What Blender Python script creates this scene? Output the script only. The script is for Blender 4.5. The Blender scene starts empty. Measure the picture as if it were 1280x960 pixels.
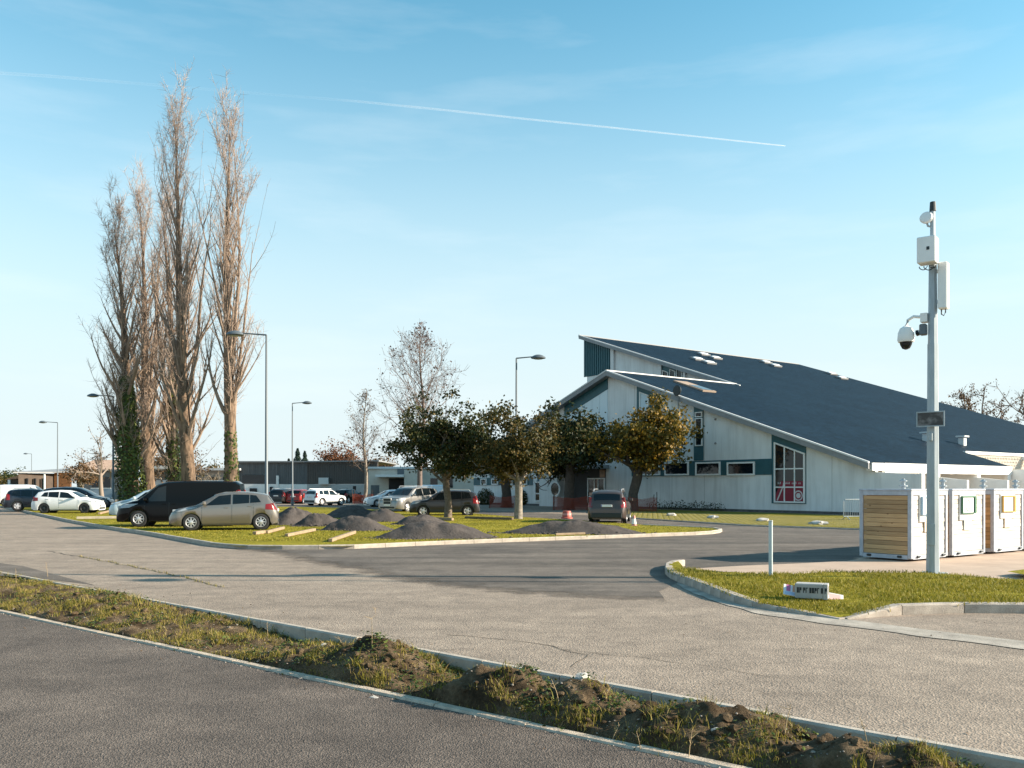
import bpy, bmesh, math, random
import numpy as np
from math import sin, cos, tan, pi, radians, sqrt, atan2
from mathutils import Vector, Matrix

scene = bpy.context.scene
COL = scene.collection
R = random.Random(7)

# ------------------------------------------------------------------ camera
F = 1100.0            # focal length in photo pixels
HZ = 608.0            # horizon row
CH = 1.75             # eye height above the road
cam_d = bpy.data.cameras.new("camera")
cam = bpy.data.objects.new("camera", cam_d)
COL.objects.link(cam)
cam.location = (0, 0, CH)
cam.rotation_euler = (radians(90), 0, 0)
cam_d.sensor_width = 36.0
cam_d.lens = 36.0 * F / 1280.0
cam_d.shift_y = (HZ - 480.0) / 1280.0
cam_d.clip_start = 0.1
cam_d.clip_end = 30000.0
scene.camera = cam

# ------------------------------------------------------------------ light
SUN_ELEV = radians(22.5)
SUN_ROT = radians(93.0)      # clockwise from +Y (away from the camera)
world = bpy.data.worlds.new("World")
scene.world = world
world.use_nodes = True
wn, wl = world.node_tree.nodes, world.node_tree.links
wn.clear()
w_out = wn.new("ShaderNodeOutputWorld")
w_bg = wn.new("ShaderNodeBackground")
w_bg.inputs["Strength"].default_value = 0.10
sky = wn.new("ShaderNodeTexSky")
sky.sky_type = 'NISHITA'
sky.sun_disc = False
sky.sun_elevation = SUN_ELEV
sky.sun_rotation = SUN_ROT
sky.air_density = 1.0
sky.dust_density = 0.3
sky.ozone_density = 1.6
tint = wn.new("ShaderNodeMix"); tint.data_type = 'RGBA'; tint.blend_type = 'MULTIPLY'
tint.inputs[0].default_value = 1.0
tint.inputs[7].default_value = (0.62, 1.14, 1.03, 1)
wl.new(sky.outputs[0], tint.inputs[6])
tc = wn.new("ShaderNodeTexCoord")
mp = wn.new("ShaderNodeMapping"); mp.inputs["Scale"].default_value = (1.6, 1.6, 9.0)
mp.inputs["Rotation"].default_value = (0.0, 0.12, 0.0)
nz = wn.new("ShaderNodeTexNoise"); nz.inputs["Scale"].default_value = 2.1
nz.inputs["Detail"].default_value = 7.0; nz.inputs["Roughness"].default_value = 0.55
rp = wn.new("ShaderNodeValToRGB")
rp.color_ramp.elements[0].position = 0.50; rp.color_ramp.elements[0].color = (0, 0, 0, 1)
rp.color_ramp.elements[1].position = 0.85; rp.color_ramp.elements[1].color = (0.24, 0.24, 0.24, 1)
wl.new(tc.outputs["Generated"], mp.inputs[0]); wl.new(mp.outputs[0], nz.inputs["Vector"])
wl.new(nz.outputs[0], rp.inputs[0])
cir = wn.new("ShaderNodeMix"); cir.data_type = 'RGBA'
cir.inputs[7].default_value = (4.6, 4.9, 5.0, 1)
# pale air towards the horizon, the same all round
sep = wn.new("ShaderNodeSeparateXYZ"); wl.new(tc.outputs["Generated"], sep.inputs[0])
hz = wn.new("ShaderNodeMapRange"); hz.interpolation_type = 'SMOOTHERSTEP'
hz.inputs[1].default_value = -0.02; hz.inputs[2].default_value = 0.58
hz.inputs[3].default_value = 0.97; hz.inputs[4].default_value = 0.0
wl.new(sep.outputs[2], hz.inputs[0])
air = wn.new("ShaderNodeMix"); air.data_type = 'RGBA'
air.inputs[7].default_value = (3.42, 3.80, 3.95, 1)
wl.new(hz.outputs[0], air.inputs[0]); wl.new(tint.outputs[2], air.inputs[6])
wl.new(rp.outputs[0], cir.inputs[0]); wl.new(air.outputs[2], cir.inputs[6])
wl.new(cir.outputs[2], w_bg.inputs[0]); wl.new(w_bg.outputs[0], w_out.inputs[0])

sun_d = bpy.data.lights.new("sun", 'SUN')
sun_d.energy = 5.0
sun_d.angle = radians(0.5)
sun_d.color = (1.0, 0.87, 0.70)
sun = bpy.data.objects.new("sun", sun_d)
COL.objects.link(sun)
to_sun = Vector((sin(SUN_ROT) * cos(SUN_ELEV), cos(SUN_ROT) * cos(SUN_ELEV), sin(SUN_ELEV)))
sun.rotation_euler = to_sun.to_track_quat('Z', 'Y').to_euler()
sun.location = to_sun * 60

scene.view_settings.view_transform = 'Standard'
scene.view_settings.look = 'None'
scene.view_settings.exposure = 1.28
scene.view_settings.gamma = 1.0
scene.render.engine = 'CYCLES'
scene.cycles.max_bounces = 6
scene.cycles.diffuse_bounces = 3
scene.cycles.transparent_max_bounces = 12

# ------------------------------------------------------------------ helpers
def at(px, py, z=0.0):
    """where the sight line of a photo pixel meets the level z"""
    s = (py - HZ) / (CH - z)
    return Vector(((px - 640.0) / s, F / s, z))

def deep(px, D, z=0.0):
    return Vector(((px - 640.0) * D / F, D, z))

def zat(py, D):
    return CH + (HZ - py) * D / F

class MB:
    def __init__(self):
        self.v = []; self.f = []; self.m = []
    def add(self, vs, fs, mi=0):
        o = len(self.v)
        self.v.extend([tuple(p) for p in vs])
        for f in fs:
            self.f.append(tuple(i + o for i in f)); self.m.append(mi)
        return self
    def box(self, lo, hi, mi=0, M=None):
        x0, y0, z0 = lo; x1, y1, z1 = hi
        vs = [Vector(p) for p in ((x0,y0,z0),(x1,y0,z0),(x1,y1,z0),(x0,y1,z0),(x0,y0,z1),(x1,y0,z1),(x1,y1,z1),(x0,y1,z1))]
        if M is not None: vs = [M @ p for p in vs]
        return self.add(vs, [(0,3,2,1),(4,5,6,7),(0,1,5,4),(1,2,6,5),(2,3,7,6),(3,0,4,7)], mi)
    def cbox(self, lo, hi, c=0.01, mi=0, M=None):
        """box with chamfered edges"""
        bm = bmesh.new()
        bmesh.ops.create_cube(bm, size=1)
        for v in bm.verts:
            v.co = Vector((lo[i] + (v.co[i] + .5) * (hi[i] - lo[i]) for i in range(3)))
        bmesh.ops.bevel(bm, geom=bm.edges[:], offset=c, segments=1, affect='EDGES')
        vs = [v.co.copy() for v in bm.verts]
        if M is not None: vs = [M @ p for p in vs]
        bm.verts.index_update()
        fs = [[v.index for v in f.verts] for f in bm.faces]
        bm.free()
        return self.add(vs, fs, mi)
    def tube(self, pts, rads, n=6, mi=0, caps=True):
        pts = [Vector(p) for p in pts]
        if not hasattr(rads, '__len__'): rads = [rads] * len(pts)
        vs = []; fs = []
        ref = Vector((0.31, 0.17, 0.93)).normalized()
        k = len(pts)
        for i, p in enumerate(pts):
            d = (pts[min(i+1, k-1)] - pts[max(i-1, 0)])
            if d.length < 1e-9: d = Vector((0, 0, 1))
            d.normalize()
            r = ref if abs(d.dot(ref)) < 0.95 else Vector((1, 0, 0))
            x = d.cross(r).normalized(); y = d.cross(x)
            for j in range(n):
                a = 2 * pi * j / n
                vs.append(p + (x * cos(a) + y * sin(a)) * rads[i])
        for i in range(k - 1):
            for j in range(n):
                fs.append((i*n + j, i*n + (j+1) % n, (i+1)*n + (j+1) % n, (i+1)*n + j))
        if caps and n > 2:
            fs.append(tuple(range(n - 1, -1, -1))); fs.append(tuple((k-1)*n + j for j in range(n)))
        return self.add(vs, fs, mi)
    def lathe(self, prof, n=16, mi=0, M=None):
        """prof: (radius, z) from bottom to top, round the z axis"""
        vs = []; fs = []
        for r, z in prof:
            for j in range(n):
                a = 2*pi*j/n
                vs.append(Vector((r*cos(a), r*sin(a), z)))
        for i in range(len(prof)-1):
            for j in range(n):
                fs.append((i*n+j, i*n+(j+1)%n, (i+1)*n+(j+1)%n, (i+1)*n+j))
        fs.append(tuple(range(n-1, -1, -1))); fs.append(tuple((len(prof)-1)*n+j for j in range(n)))
        if M is not None: vs = [M @ p for p in vs]
        return self.add(vs, fs, mi)
    def prism(self, poly, axis, d0, d1, mi=0):
        """poly of 2-D points extruded along an axis ('x','y','z'), polygon may be concave"""
        def P(p, d):
            if axis == 'y': return (p[0], d, p[1])
            if axis == 'z': return (p[0], p[1], d)
            return (d, p[0], p[1])
        n = len(poly)
        vs = [P(p, d0) for p in poly] + [P(p, d1) for p in poly]
        fs = [tuple(range(n)), tuple(range(2*n-1, n-1, -1))]
        for i in range(n):
            j = (i+1) % n
            fs.append((i, i+n, j+n, j))
        return self.add(vs, fs, mi)
    def mesh(self, name, mats, smooth=None, fix=True):
        me = bpy.data.meshes.new(name)
        me.from_pydata(self.v, [], self.f)
        mats = mats if isinstance(mats, (list, tuple)) else [mats]
        for m in mats: me.materials.append(m)
        if len(mats) > 1:
            me.polygons.foreach_set("material_index", self.m)
        if fix:
            bm = bmesh.new(); bm.from_mesh(me)
            bmesh.ops.recalc_face_normals(bm, faces=bm.faces[:])
            bm.to_mesh(me); bm.free()
        if smooth is not None:
            me.polygons.foreach_set("use_smooth", [True]*len(me.polygons))
            me.set_sharp_from_angle(angle=radians(smooth))
        me.update()
        return me
    def build(self, name, mats, parent=None, smooth=None, fix=True, loc=None):
        return link(name, self.mesh(name, mats, smooth, fix), parent, loc)

def link(name, me, parent=None, loc=None):
    o = bpy.data.objects.new(name, me)
    COL.objects.link(o)
    if parent is not None: o.parent = parent
    if loc is not None: o.location = loc
    return o

def tag(o, label=None, cat=None, group=None, kind=None):
    if label: o['label'] = label
    if cat: o['category'] = cat
    if group: o['group'] = group
    if kind: o['kind'] = kind
    return o

def empty(name, loc, rz=0.0, label=None, cat=None, group=None):
    o = bpy.data.objects.new(name, None)
    COL.objects.link(o)
    o.location = loc; o.rotation_euler = (0, 0, rz); o.empty_display_size = 0.2
    return tag(o, label, cat, group)

def lerp(a, b, t): return a + (b - a) * t
def interp(tab, x):
    if x <= tab[0][0]: return tab[0][1]
    for (xa, ya), (xb, yb) in zip(tab, tab[1:]):
        if x <= xb:
            return ya + (yb - ya) * (x - xa) / max(xb - xa, 1e-9)
    return tab[-1][1]

def inside(poly, x, y):
    c = False; n = len(poly); j = n - 1
    for i in range(n):
        xi, yi = poly[i][0], poly[i][1]; xj, yj = poly[j][0], poly[j][1]
        if (yi > y) != (yj > y) and x < (xj - xi) * (y - yi) / (yj - yi) + xi: c = not c
        j = i
    return c

# ------------------------------------------------------------------ materials
def new_mat(name):
    m = bpy.data.materials.new(name); m.use_nodes = True
    nt = m.node_tree
    b = nt.nodes["Principled BSDF"]
    return m, nt, b

def mat(name, col, rough=0.6, metal=0.0, var=0.0, scale=6.0, bump=0.0, bscale=40.0, col2=None, spec=0.5, stretch=None, coat=0.0):
    m, nt, b = new_mat(name)
    N, L = nt.nodes, nt.links
    b.inputs["Base Color"].default_value = (*col, 1)
    b.inputs["Roughness"].default_value = rough
    b.inputs["Metallic"].default_value = metal
    b.inputs["Specular IOR Level"].default_value = spec
    if coat: b.inputs["Coat Weight"].default_value = coat; b.inputs["Coat Roughness"].default_value = 0.06
    if var or col2 or bump:
        t = N.new("ShaderNodeTexCoord")
        mpn = N.new("ShaderNodeMapping")
        if stretch: mpn.inputs["Scale"].default_value = stretch
        L.new(t.outputs["Object"], mpn.inputs[0])
    if var or col2:
        n1 = N.new("ShaderNodeTexNoise"); n1.inputs["Scale"].default_value = scale
        n1.inputs["Detail"].default_value = 6; n1.inputs["Roughness"].default_value = 0.62
        L.new(mpn.outputs[0], n1.inputs["Vector"])
        r = N.new("ShaderNodeValToRGB")
        c2 = col2 if col2 else tuple(c * (1 - var) for c in col)
        c1 = col if col2 else tuple(min(1, c * (1 + var)) for c in col)
        r.color_ramp.elements[0].position = 0.33; r.color_ramp.elements[0].color = (*c2, 1)
        r.color_ramp.elements[1].position = 0.67; r.color_ramp.elements[1].color = (*c1, 1)
        L.new(n1.outputs[0], r.inputs[0]); L.new(r.outputs[0], b.inputs["Base Color"])
    if bump:
        n2 = N.new("ShaderNodeTexNoise"); n2.inputs["Scale"].default_value = bscale
        n2.inputs["Detail"].default_value = 5
        L.new(mpn.outputs[0], n2.inputs["Vector"])
        bp = N.new("ShaderNodeBump"); bp.inputs["Strength"].default_value = bump
        bp.inputs["Distance"].default_value = 0.02
        L.new(n2.outputs[0], bp.inputs["Height"]); L.new(bp.outputs[0], b.inputs["Normal"])
    return m

def asphalt(name, base, light, dark, fine=130.0, bump=0.5, streak=None, crack=0.0, speck=0.5):
    m, nt, b = new_mat(name)
    N, L = nt.nodes, nt.links
    t = N.new("ShaderNodeTexCoord")
    def noise(scale, detail=5, rough=0.6, vec=None):
        n = N.new("ShaderNodeTexNoise"); n.inputs["Scale"].default_value = scale
        n.inputs["Detail"].default_value = detail; n.inputs["Roughness"].default_value = rough
        L.new(vec if vec else t.outputs["Object"], n.inputs["Vector"]); return n
    def ramp(src, p0, c0, p1, c1):
        r = N.new("ShaderNodeValToRGB")
        r.color_ramp.elements[0].position = p0; r.color_ramp.elements[0].color = (*c0, 1) if len(c0) == 3 else c0
        r.color_ramp.elements[1].position = p1; r.color_ramp.elements[1].color = (*c1, 1) if len(c1) == 3 else c1
        L.new(src, r.inputs[0]); return r
    def mix(fac, a, c, mode='MIX', f=None):
        x = N.new("ShaderNodeMix"); x.data_type = 'RGBA'; x.blend_type = mode
        if fac is not None: L.new(fac, x.inputs[0])
        else: x.inputs[0].default_value = f
        L.new(a, x.inputs[6])
        if isinstance(c, tuple): x.inputs[7].default_value = (*c, 1)
        else: L.new(c, x.inputs[7])
        return x
    big = noise(0.35, 6, 0.62)
    r1 = ramp(big.outputs[0], 0.30, dark, 0.70, light)
    mid = noise(2.2, 6, 0.7)
    r2 = ramp(mid.outputs[0], 0.35, (0.80, 0.80, 0.80), 0.68, (1.16, 1.15, 1.13))
    c = mix(None, r1.outputs[0], r2.outputs[0], 'MULTIPLY', 1.0)
    if streak:
        mp2 = N.new("ShaderNodeMapping"); mp2.inputs["Rotation"].default_value = (0, 0, streak[0])
        mp2.inputs["Scale"].default_value = (0.05, 1.0, 1.0)
        L.new(t.outputs["Object"], mp2.inputs[0])
        st = noise(streak[1], 5, 0.6, mp2.outputs[0])
        r3 = ramp(st.outputs[0], 0.36, (1 - streak[2],) * 3, 0.64, (1 + streak[2],) * 3)
        c = mix(None, c.outputs[2], r3.outputs[0], 'MULTIPLY', 1.0)
    v = N.new("ShaderNodeTexVoronoi"); v.inputs["Scale"].default_value = fine
    L.new(t.outputs["Object"], v.inputs["Vector"])
    bw = N.new("ShaderNodeRGBToBW"); L.new(v.outputs["Color"], bw.inputs[0])
    r4 = ramp(bw.outputs[0], 0.2, (1 - speck,) * 3, 0.8, (1 + speck, 1 + speck, 1 + speck * .95))
    c = mix(None, c.outputs[2], r4.outputs[0], 'MULTIPLY', 1.0)
    if crack:
        wob = noise(1.6, 4, 0.6)
        add = N.new("ShaderNodeMix"); add.data_type = 'RGBA'; add.blend_type = 'LINEAR_LIGHT'
        add.inputs[0].default_value = 0.25
        L.new(t.outputs["Object"], add.inputs[6]); L.new(wob.outputs[1], add.inputs[7])
        cv = N.new("ShaderNodeTexVoronoi"); cv.feature = 'DISTANCE_TO_EDGE'; cv.inputs["Scale"].default_value = 0.16
        L.new(add.outputs[2], cv.inputs["Vector"])
        rc = ramp(cv.outputs[0], 0.0012, (1, 1, 1), 0.0030, (0, 0, 0))
        gate = ramp(noise(0.13, 3).outputs[0], 0.47, (0, 0, 0), 0.55, (crack,) * 3)
        mm = N.new("ShaderNodeMath"); mm.operation = 'MULTIPLY'
        L.new(rc.outputs[0], mm.inputs[0]); L.new(gate.outputs[0], mm.inputs[1])
        c = mix(mm.outputs[0], c.outputs[2], (0.035, 0.03, 0.022))
    L.new(c.outputs[2], b.inputs["Base Color"])
    b.inputs["Roughness"].default_value = 0.9
    b.inputs["Specular IOR Level"].default_value = 0.25
    bp = N.new("ShaderNodeBump"); bp.inputs["Strength"].default_value = bump; bp.inputs["Distance"].default_value = 0.012
    L.new(v.outputs["Distance"], bp.inputs["Height"]); L.new(bp.outputs[0], b.inputs["Normal"])
    return m

def leaf_mat(name, cols, rough=0.6, trans=0.25):
    """one random colour per leaf"""
    m, nt, b = new_mat(name)
    N, L = nt.nodes, nt.links
    g = N.new("ShaderNodeNewGeometry")
    r = N.new("ShaderNodeValToRGB")
    e = r.color_ramp.elements
    e[0].position = 0.0; e[0].color = (*cols[0], 1)
    e[1].position = 1.0; e[1].color = (*cols[-1], 1)
    for i, c in enumerate(cols[1:-1], 1):
        x = e.new(i / (len(cols) - 1)); x.color = (*c, 1)
    L.new(g.outputs["Random Per Island"], r.inputs[0])
    L.new(r.outputs[0], b.inputs["Base Color"])
    b.inputs["Roughness"].default_value = rough
    b.inputs["Specular IOR Level"].default_value = 0.25
    if trans:
        t = N.new("ShaderNodeBsdfTranslucent"); L.new(r.outputs[0], t.inputs[0])
        ms = N.new("ShaderNodeMixShader"); ms.inputs[0].default_value = trans
        L.new(b.outputs[0], ms.inputs[1]); L.new(t.outputs[0], ms.inputs[2])
        L.new(ms.outputs[0], N["Material Output"].inputs[0])
    return m

def stained_wall(name, base, stain, amount=0.5, streak_scale=(1.6, 1.6, 0.16)):
    m, nt, b = new_mat(name)
    N, L = nt.nodes, nt.links
    t = N.new("ShaderNodeTexCoord")
    mpn = N.new("ShaderNodeMapping"); mpn.inputs["Scale"].default_value = streak_scale
    L.new(t.outputs["Object"], mpn.inputs[0])
    n1 = N.new("ShaderNodeTexNoise"); n1.inputs["Scale"].default_value = 1.3
    n1.inputs["Detail"].default_value = 7; n1.inputs["Roughness"].default_value = 0.65
    L.new(mpn.outputs[0], n1.inputs["Vector"])
    r = N.new("ShaderNodeValToRGB")
    r.color_ramp.elements[0].position = 0.44; r.color_ramp.elements[0].color = (0, 0, 0, 1)
    r.color_ramp.elements[1].position = 0.74; r.color_ramp.elements[1].color = (amount,) * 3 + (1,)
    L.new(n1.outputs[0], r.inputs[0])
    n2 = N.new("ShaderNodeTexNoise"); n2.inputs["Scale"].default_value = 0.6; n2.inputs["Detail"].default_value = 5
    L.new(t.outputs["Object"], n2.inputs["Vector"])
    r2 = N.new("ShaderNodeValToRGB")
    r2.color_ramp.elements[0].position = 0.3; r2.color_ramp.elements[0].color = (*[c * .86 for c in base], 1)
    r2.color_ramp.elements[1].position = 0.7; r2.color_ramp.elements[1].color = (*base, 1)
    L.new(n2.outputs[0], r2.inputs[0])
    x = N.new("ShaderNodeMix"); x.data_type = 'RGBA'
    L.new(r.outputs[0], x.inputs[0]); L.new(r2.outputs[0], x.inputs[6]); x.inputs[7].default_value = (*stain, 1)
    L.new(x.outputs[2], b.inputs["Base Color"])
    b.inputs["Roughness"].default_value = 0.85
    bp = N.new("ShaderNodeBump"); bp.inputs["Strength"].default_value = 0.15
    L.new(n1.outputs[0], bp.inputs["Height"]); L.new(bp.outputs[0], b.inputs["Normal"])
    return m

def ground_mat(name, cols, scale=0.5, fine=14.0, bump=0.6):
    m, nt, b = new_mat(name)
    N, L = nt.nodes, nt.links
    t = N.new("ShaderNodeTexCoord")
    n1 = N.new("ShaderNodeTexNoise"); n1.inputs["Scale"].default_value = scale; n1.inputs["Detail"].default_value = 8
    n1.inputs["Roughness"].default_value = 0.68
    L.new(t.outputs["Object"], n1.inputs["Vector"])
    r = N.new("ShaderNodeValToRGB"); e = r.color_ramp.elements
    e[0].position = 0.30; e[0].color = (*cols[0], 1); e[1].position = 0.72; e[1].color = (*cols[-1], 1)
    for i, c in enumerate(cols[1:-1], 1):
        x = e.new(0.30 + 0.42 * i / (len(cols) - 1)); x.color = (*c, 1)
    L.new(n1.outputs[0], r.inputs[0])
    n2 = N.new("ShaderNodeTexNoise"); n2.inputs["Scale"].default_value = fine; n2.inputs["Detail"].default_value = 6
    n2.inputs["Roughness"].default_value = 0.75
    L.new(t.outputs["Object"], n2.inputs["Vector"])
    r2 = N.new("ShaderNodeValToRGB")
    r2.color_ramp.elements[0].position = 0.3; r2.color_ramp.elements[0].color = (0.55, 0.55, 0.5, 1)
    r2.color_ramp.elements[1].position = 0.7; r2.color_ramp.elements[1].color = (1.35, 1.32, 1.2, 1)
    L.new(n2.outputs[0], r2.inputs[0])
    x = N.new("ShaderNodeMix"); x.data_type = 'RGBA'; x.blend_type = 'MULTIPLY'; x.inputs[0].default_value = 1
    L.new(r.outputs[0], x.inputs[6]); L.new(r2.outputs[0], x.inputs[7]); L.new(x.outputs[2], b.inputs["Base Color"])
    b.inputs["Roughness"].default_value = 0.95; b.inputs["Specular IOR Level"].default_value = 0.1
    bp = N.new("ShaderNodeBump"); bp.inputs["Strength"].default_value = bump; bp.inputs["Distance"].default_value = 0.05
    L.new(n2.outputs[0], bp.inputs["Height"]); L.new(bp.outputs[0], b.inputs["Normal"])
    return m

def wood_mat(name, c1, c2, rot=(0, 0, 0)):
    m, nt, b = new_mat(name)
    N, L = nt.nodes, nt.links
    t = N.new("ShaderNodeTexCoord")
    oi = N.new("ShaderNodeObjectInfo")
    ad = N.new("ShaderNodeVectorMath"); ad.operation = 'ADD'
    sc = N.new("ShaderNodeVectorMath"); sc.operation = 'SCALE'; sc.inputs[3].default_value = 37.0
    cb = N.new("ShaderNodeCombineXYZ")
    for i in range(3): L.new(oi.outputs["Random"], cb.inputs[i])
    L.new(cb.outputs[0], sc.inputs[0]); L.new(t.outputs["Object"], ad.inputs[0]); L.new(sc.outputs[0], ad.inputs[1])
    mpn = N.new("ShaderNodeMapping"); mpn.inputs["Scale"].default_value = (1.2, 1.2, 16.0)
    mpn.inputs["Rotation"].default_value = rot
    L.new(ad.outputs[0], mpn.inputs[0])
    n1 = N.new("ShaderNodeTexNoise"); n1.inputs["Scale"].default_value = 2.4; n1.inputs["Detail"].default_value = 7
    L.new(mpn.outputs[0], n1.inputs["Vector"])
    r = N.new("ShaderNodeValToRGB")
    r.color_ramp.elements[0].position = 0.33; r.color_ramp.elements[0].color = (*c2, 1)
    r.color_ramp.elements[1].position = 0.65; r.color_ramp.elements[1].color = (*c1, 1)
    L.new(n1.outputs[0], r.inputs[0])
    hv = N.new("ShaderNodeHueSaturation")
    ma = N.new("ShaderNodeMapRange"); ma.inputs[3].default_value = 0.72; ma.inputs[4].default_value = 1.22
    L.new(oi.outputs["Random"], ma.inputs[0]); L.new(ma.outputs[0], hv.inputs["Value"])
    # knots
    v = N.new("ShaderNodeTexVoronoi"); v.inputs["Scale"].default_value = 3.1
    mk = N.new("ShaderNodeMapping"); mk.inputs["Scale"].default_value = (1, 1, 1.4)
    L.new(ad.outputs[0], mk.inputs[0]); L.new(mk.outputs[0], v.inputs["Vector"])
    rk = N.new("ShaderNodeValToRGB")
    rk.color_ramp.elements[0].position = 0.05; rk.color_ramp.elements[0].color = (0.35, 0.28, 0.22, 1)
    rk.color_ramp.elements[1].position = 0.11; rk.color_ramp.elements[1].color = (1, 1, 1, 1)
    L.new(v.outputs["Distance"], rk.inputs[0])
    x = N.new("ShaderNodeMix"); x.data_type = 'RGBA'; x.blend_type = 'MULTIPLY'; x.inputs[0].default_value = 0.8
    L.new(r.outputs[0], x.inputs[6]); L.new(rk.outputs[0], x.inputs[7])
    L.new(x.outputs[2], hv.inputs["Color"]); L.new(hv.outputs[0], b.inputs["Base Color"])
    b.inputs["Roughness"].default_value = 0.75
    return m

M_road = asphalt("worn_road", (0.24,)*3, (0.305, 0.246, 0.198), (0.236, 0.189, 0.152), fine=58, bump=0.55, streak=(radians(-43), 1.3, 0.09), crack=0.0, speck=0.25)
M_side = asphalt("dark_road", (0.12,)*3, (0.165, 0.138, 0.117), (0.090, 0.077, 0.068), fine=60, bump=0.5, streak=(radians(10), 1.1, 0.22), crack=0.0, speck=0.2)
M_path = asphalt("path_asphalt", (0.08,)*3, (0.152, 0.124, 0.106), (0.074, 0.060, 0.052), fine=75, bump=0.7, streak=(radians(-39), 0.9, 0.10), speck=0.36)
M_gutter = mat("gutter_concrete", (0.33, 0.29, 0.245), 0.9, var=0.3, scale=3, bump=0.4, bscale=60)
M_slab = mat("slab_concrete", (0.42, 0.31, 0.235), 0.9, var=0.12, scale=1.2, bump=0.2, bscale=50)
M_kerb = mat("kerb_concrete", (0.40, 0.345, 0.285), 0.85, var=0.18, scale=5, bump=0.35, bscale=70)
M_edging = mat("edging_concrete", (0.42, 0.34, 0.26), 0.9, var=0.3, scale=7, bump=0.5, bscale=60)
M_kerb_dirty = mat("kerb_weathered", (0.36, 0.31, 0.26), 0.9, var=0.28, scale=4, bump=0.5, bscale=60)
M_lawn = ground_mat("lawn", [(0.12, 0.108, 0.013), (0.20, 0.178, 0.018), (0.26, 0.222, 0.022), (0.30, 0.240, 0.05)], 0.45, 9.0, 0.8)
M_paverg = ground_mat("paver_lawn", [(0.14, 0.13, 0.02), (0.21, 0.18, 0.03), (0.26, 0.21, 0.07)], 0.5, 8.0, 0.6)
M_soil = ground_mat("soil", [(0.042, 0.029, 0.019), (0.095, 0.066, 0.043), (0.18, 0.130, 0.086), (0.29, 0.215, 0.150)], 2.6, 30.0, 1.0)
M_ground = ground_mat("far_ground", [(0.06, 0.055, 0.02), (0.11, 0.095, 0.03), (0.14, 0.11, 0.06)], 0.08, 2.0, 0.3)
M_spoil = mat("spoil", (0.080, 0.068, 0.062), 0.95, var=0.25, scale=3.5, bump=0.9, bscale=14, spec=0.15)
M_stone = mat("pale_stone", (0.45, 0.42, 0.38), 0.85, var=0.25, scale=7, bump=0.5, bscale=30)
M_white = stained_wall("white_render", (0.78, 0.78, 0.765), (0.30, 0.28, 0.25), 0.36)
M_white2 = mat("white_paint", (0.78, 0.77, 0.74), 0.6, var=0.05, scale=2)
M_beige = mat("beige_render", (0.62, 0.56, 0.48), 0.85, var=0.08, scale=1.5)
M_teal = mat("teal_panel", (0.016, 0.088, 0.108), 0.5, var=0.12, scale=2)
M_trim = mat("grey_trim", (0.22, 0.225, 0.23), 0.55, var=0.12, scale=2)
M_trim_w = mat("pale_trim", (0.62, 0.62, 0.61), 0.45)
M_dark = mat("dark_opening", (0.018, 0.018, 0.02), 0.7)
M_black = mat("black_plastic", (0.012, 0.02, 0.022), 0.5)
M_rubber = mat("rubber", (0.022, 0.022, 0.023), 0.85)
M_glass = mat("dark_glass", (0.008, 0.012, 0.016), 0.05, spec=0.45)
M_carglass = mat("car_glass", (0.006, 0.009, 0.011), 0.05, spec=0.5)
M_alu = mat("rim_alloy", (0.62, 0.62, 0.63), 0.35, metal=0.6)
M_galv = mat("galvanised", (0.34, 0.385, 0.41), 0.5, metal=0.30, var=0.16, scale=8, stretch=(1, 1, 0.2))
M_lampgrey = mat("lamp_grey", (0.115, 0.135, 0.15), 0.5, metal=0.2)
M_red = mat("red_lens", (0.20, 0.012, 0.014), 0.25)
M_lens = mat("clear_lens", (0.34, 0.37, 0.39), 0.12)
M_plate = mat("number_plate", (0.72, 0.72, 0.70), 0.4)
M_bark = mat("poplar_bark", (0.15, 0.100, 0.066), 0.95, var=0.7, scale=5.0, bump=1.0, bscale=9, stretch=(1, 1, 0.25))
M_branch = mat("poplar_branch", (0.235, 0.170, 0.125), 0.9, var=0.3, scale=1.5)
M_bark_m = mat("brown_bark", (0.15, 0.115, 0.085), 0.95, var=0.4, scale=6, bump=0.6, bscale=20)
M_twig = mat("poplar_twig", (0.36, 0.27, 0.215), 0.9, var=0.3, scale=0.6)
M_bark2 = mat("grey_bark", (0.215, 0.185, 0.150), 0.9, var=0.4, scale=6, bump=0.6, bscale=20)
M_bark_d = mat("dark_bark", (0.07, 0.056, 0.045), 0.95, var=0.3, scale=4, bump=0.6, bscale=15)
M_twig_d = mat("dark_twig", (0.115, 0.085, 0.066), 0.9, var=0.3, scale=1.0)
M_ivy = leaf_mat("ivy_leaf", [(0.028, 0.046, 0.011), (0.048, 0.072, 0.014), (0.078, 0.102, 0.020), (0.13, 0.150, 0.032)], 0.45, 0.15)
M_leaf_dk = leaf_mat("leaf_dark", [(0.014, 0.022, 0.008), (0.022, 0.034, 0.009), (0.034, 0.044, 0.011), (0.052, 0.052, 0.012), (0.11, 0.075, 0.018)], 0.55, 0.2)
M_leaf_mid = leaf_mat("leaf_olive", [(0.020, 0.026, 0.009), (0.036, 0.042, 0.010), (0.060, 0.054, 0.012), (0.10, 0.070, 0.016), (0.19, 0.12, 0.035)], 0.55, 0.25)
M_leaf_gold = leaf_mat("leaf_gold", [(0.030, 0.036, 0.009), (0.060, 0.058, 0.010), (0.13, 0.092, 0.012), (0.21, 0.130, 0.014), (0.29, 0.17, 0.02)], 0.55, 0.3)
M_leaf_brown = leaf_mat("leaf_brown", [(0.07, 0.042, 0.022), (0.12, 0.070, 0.030), (0.16, 0.095, 0.045)], 0.7, 0.2)
M_leaf_rust = leaf_mat("leaf_rust", [(0.10, 0.040, 0.018), (0.16, 0.062, 0.028), (0.20, 0.092, 0.045)], 0.7, 0.2)
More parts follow.
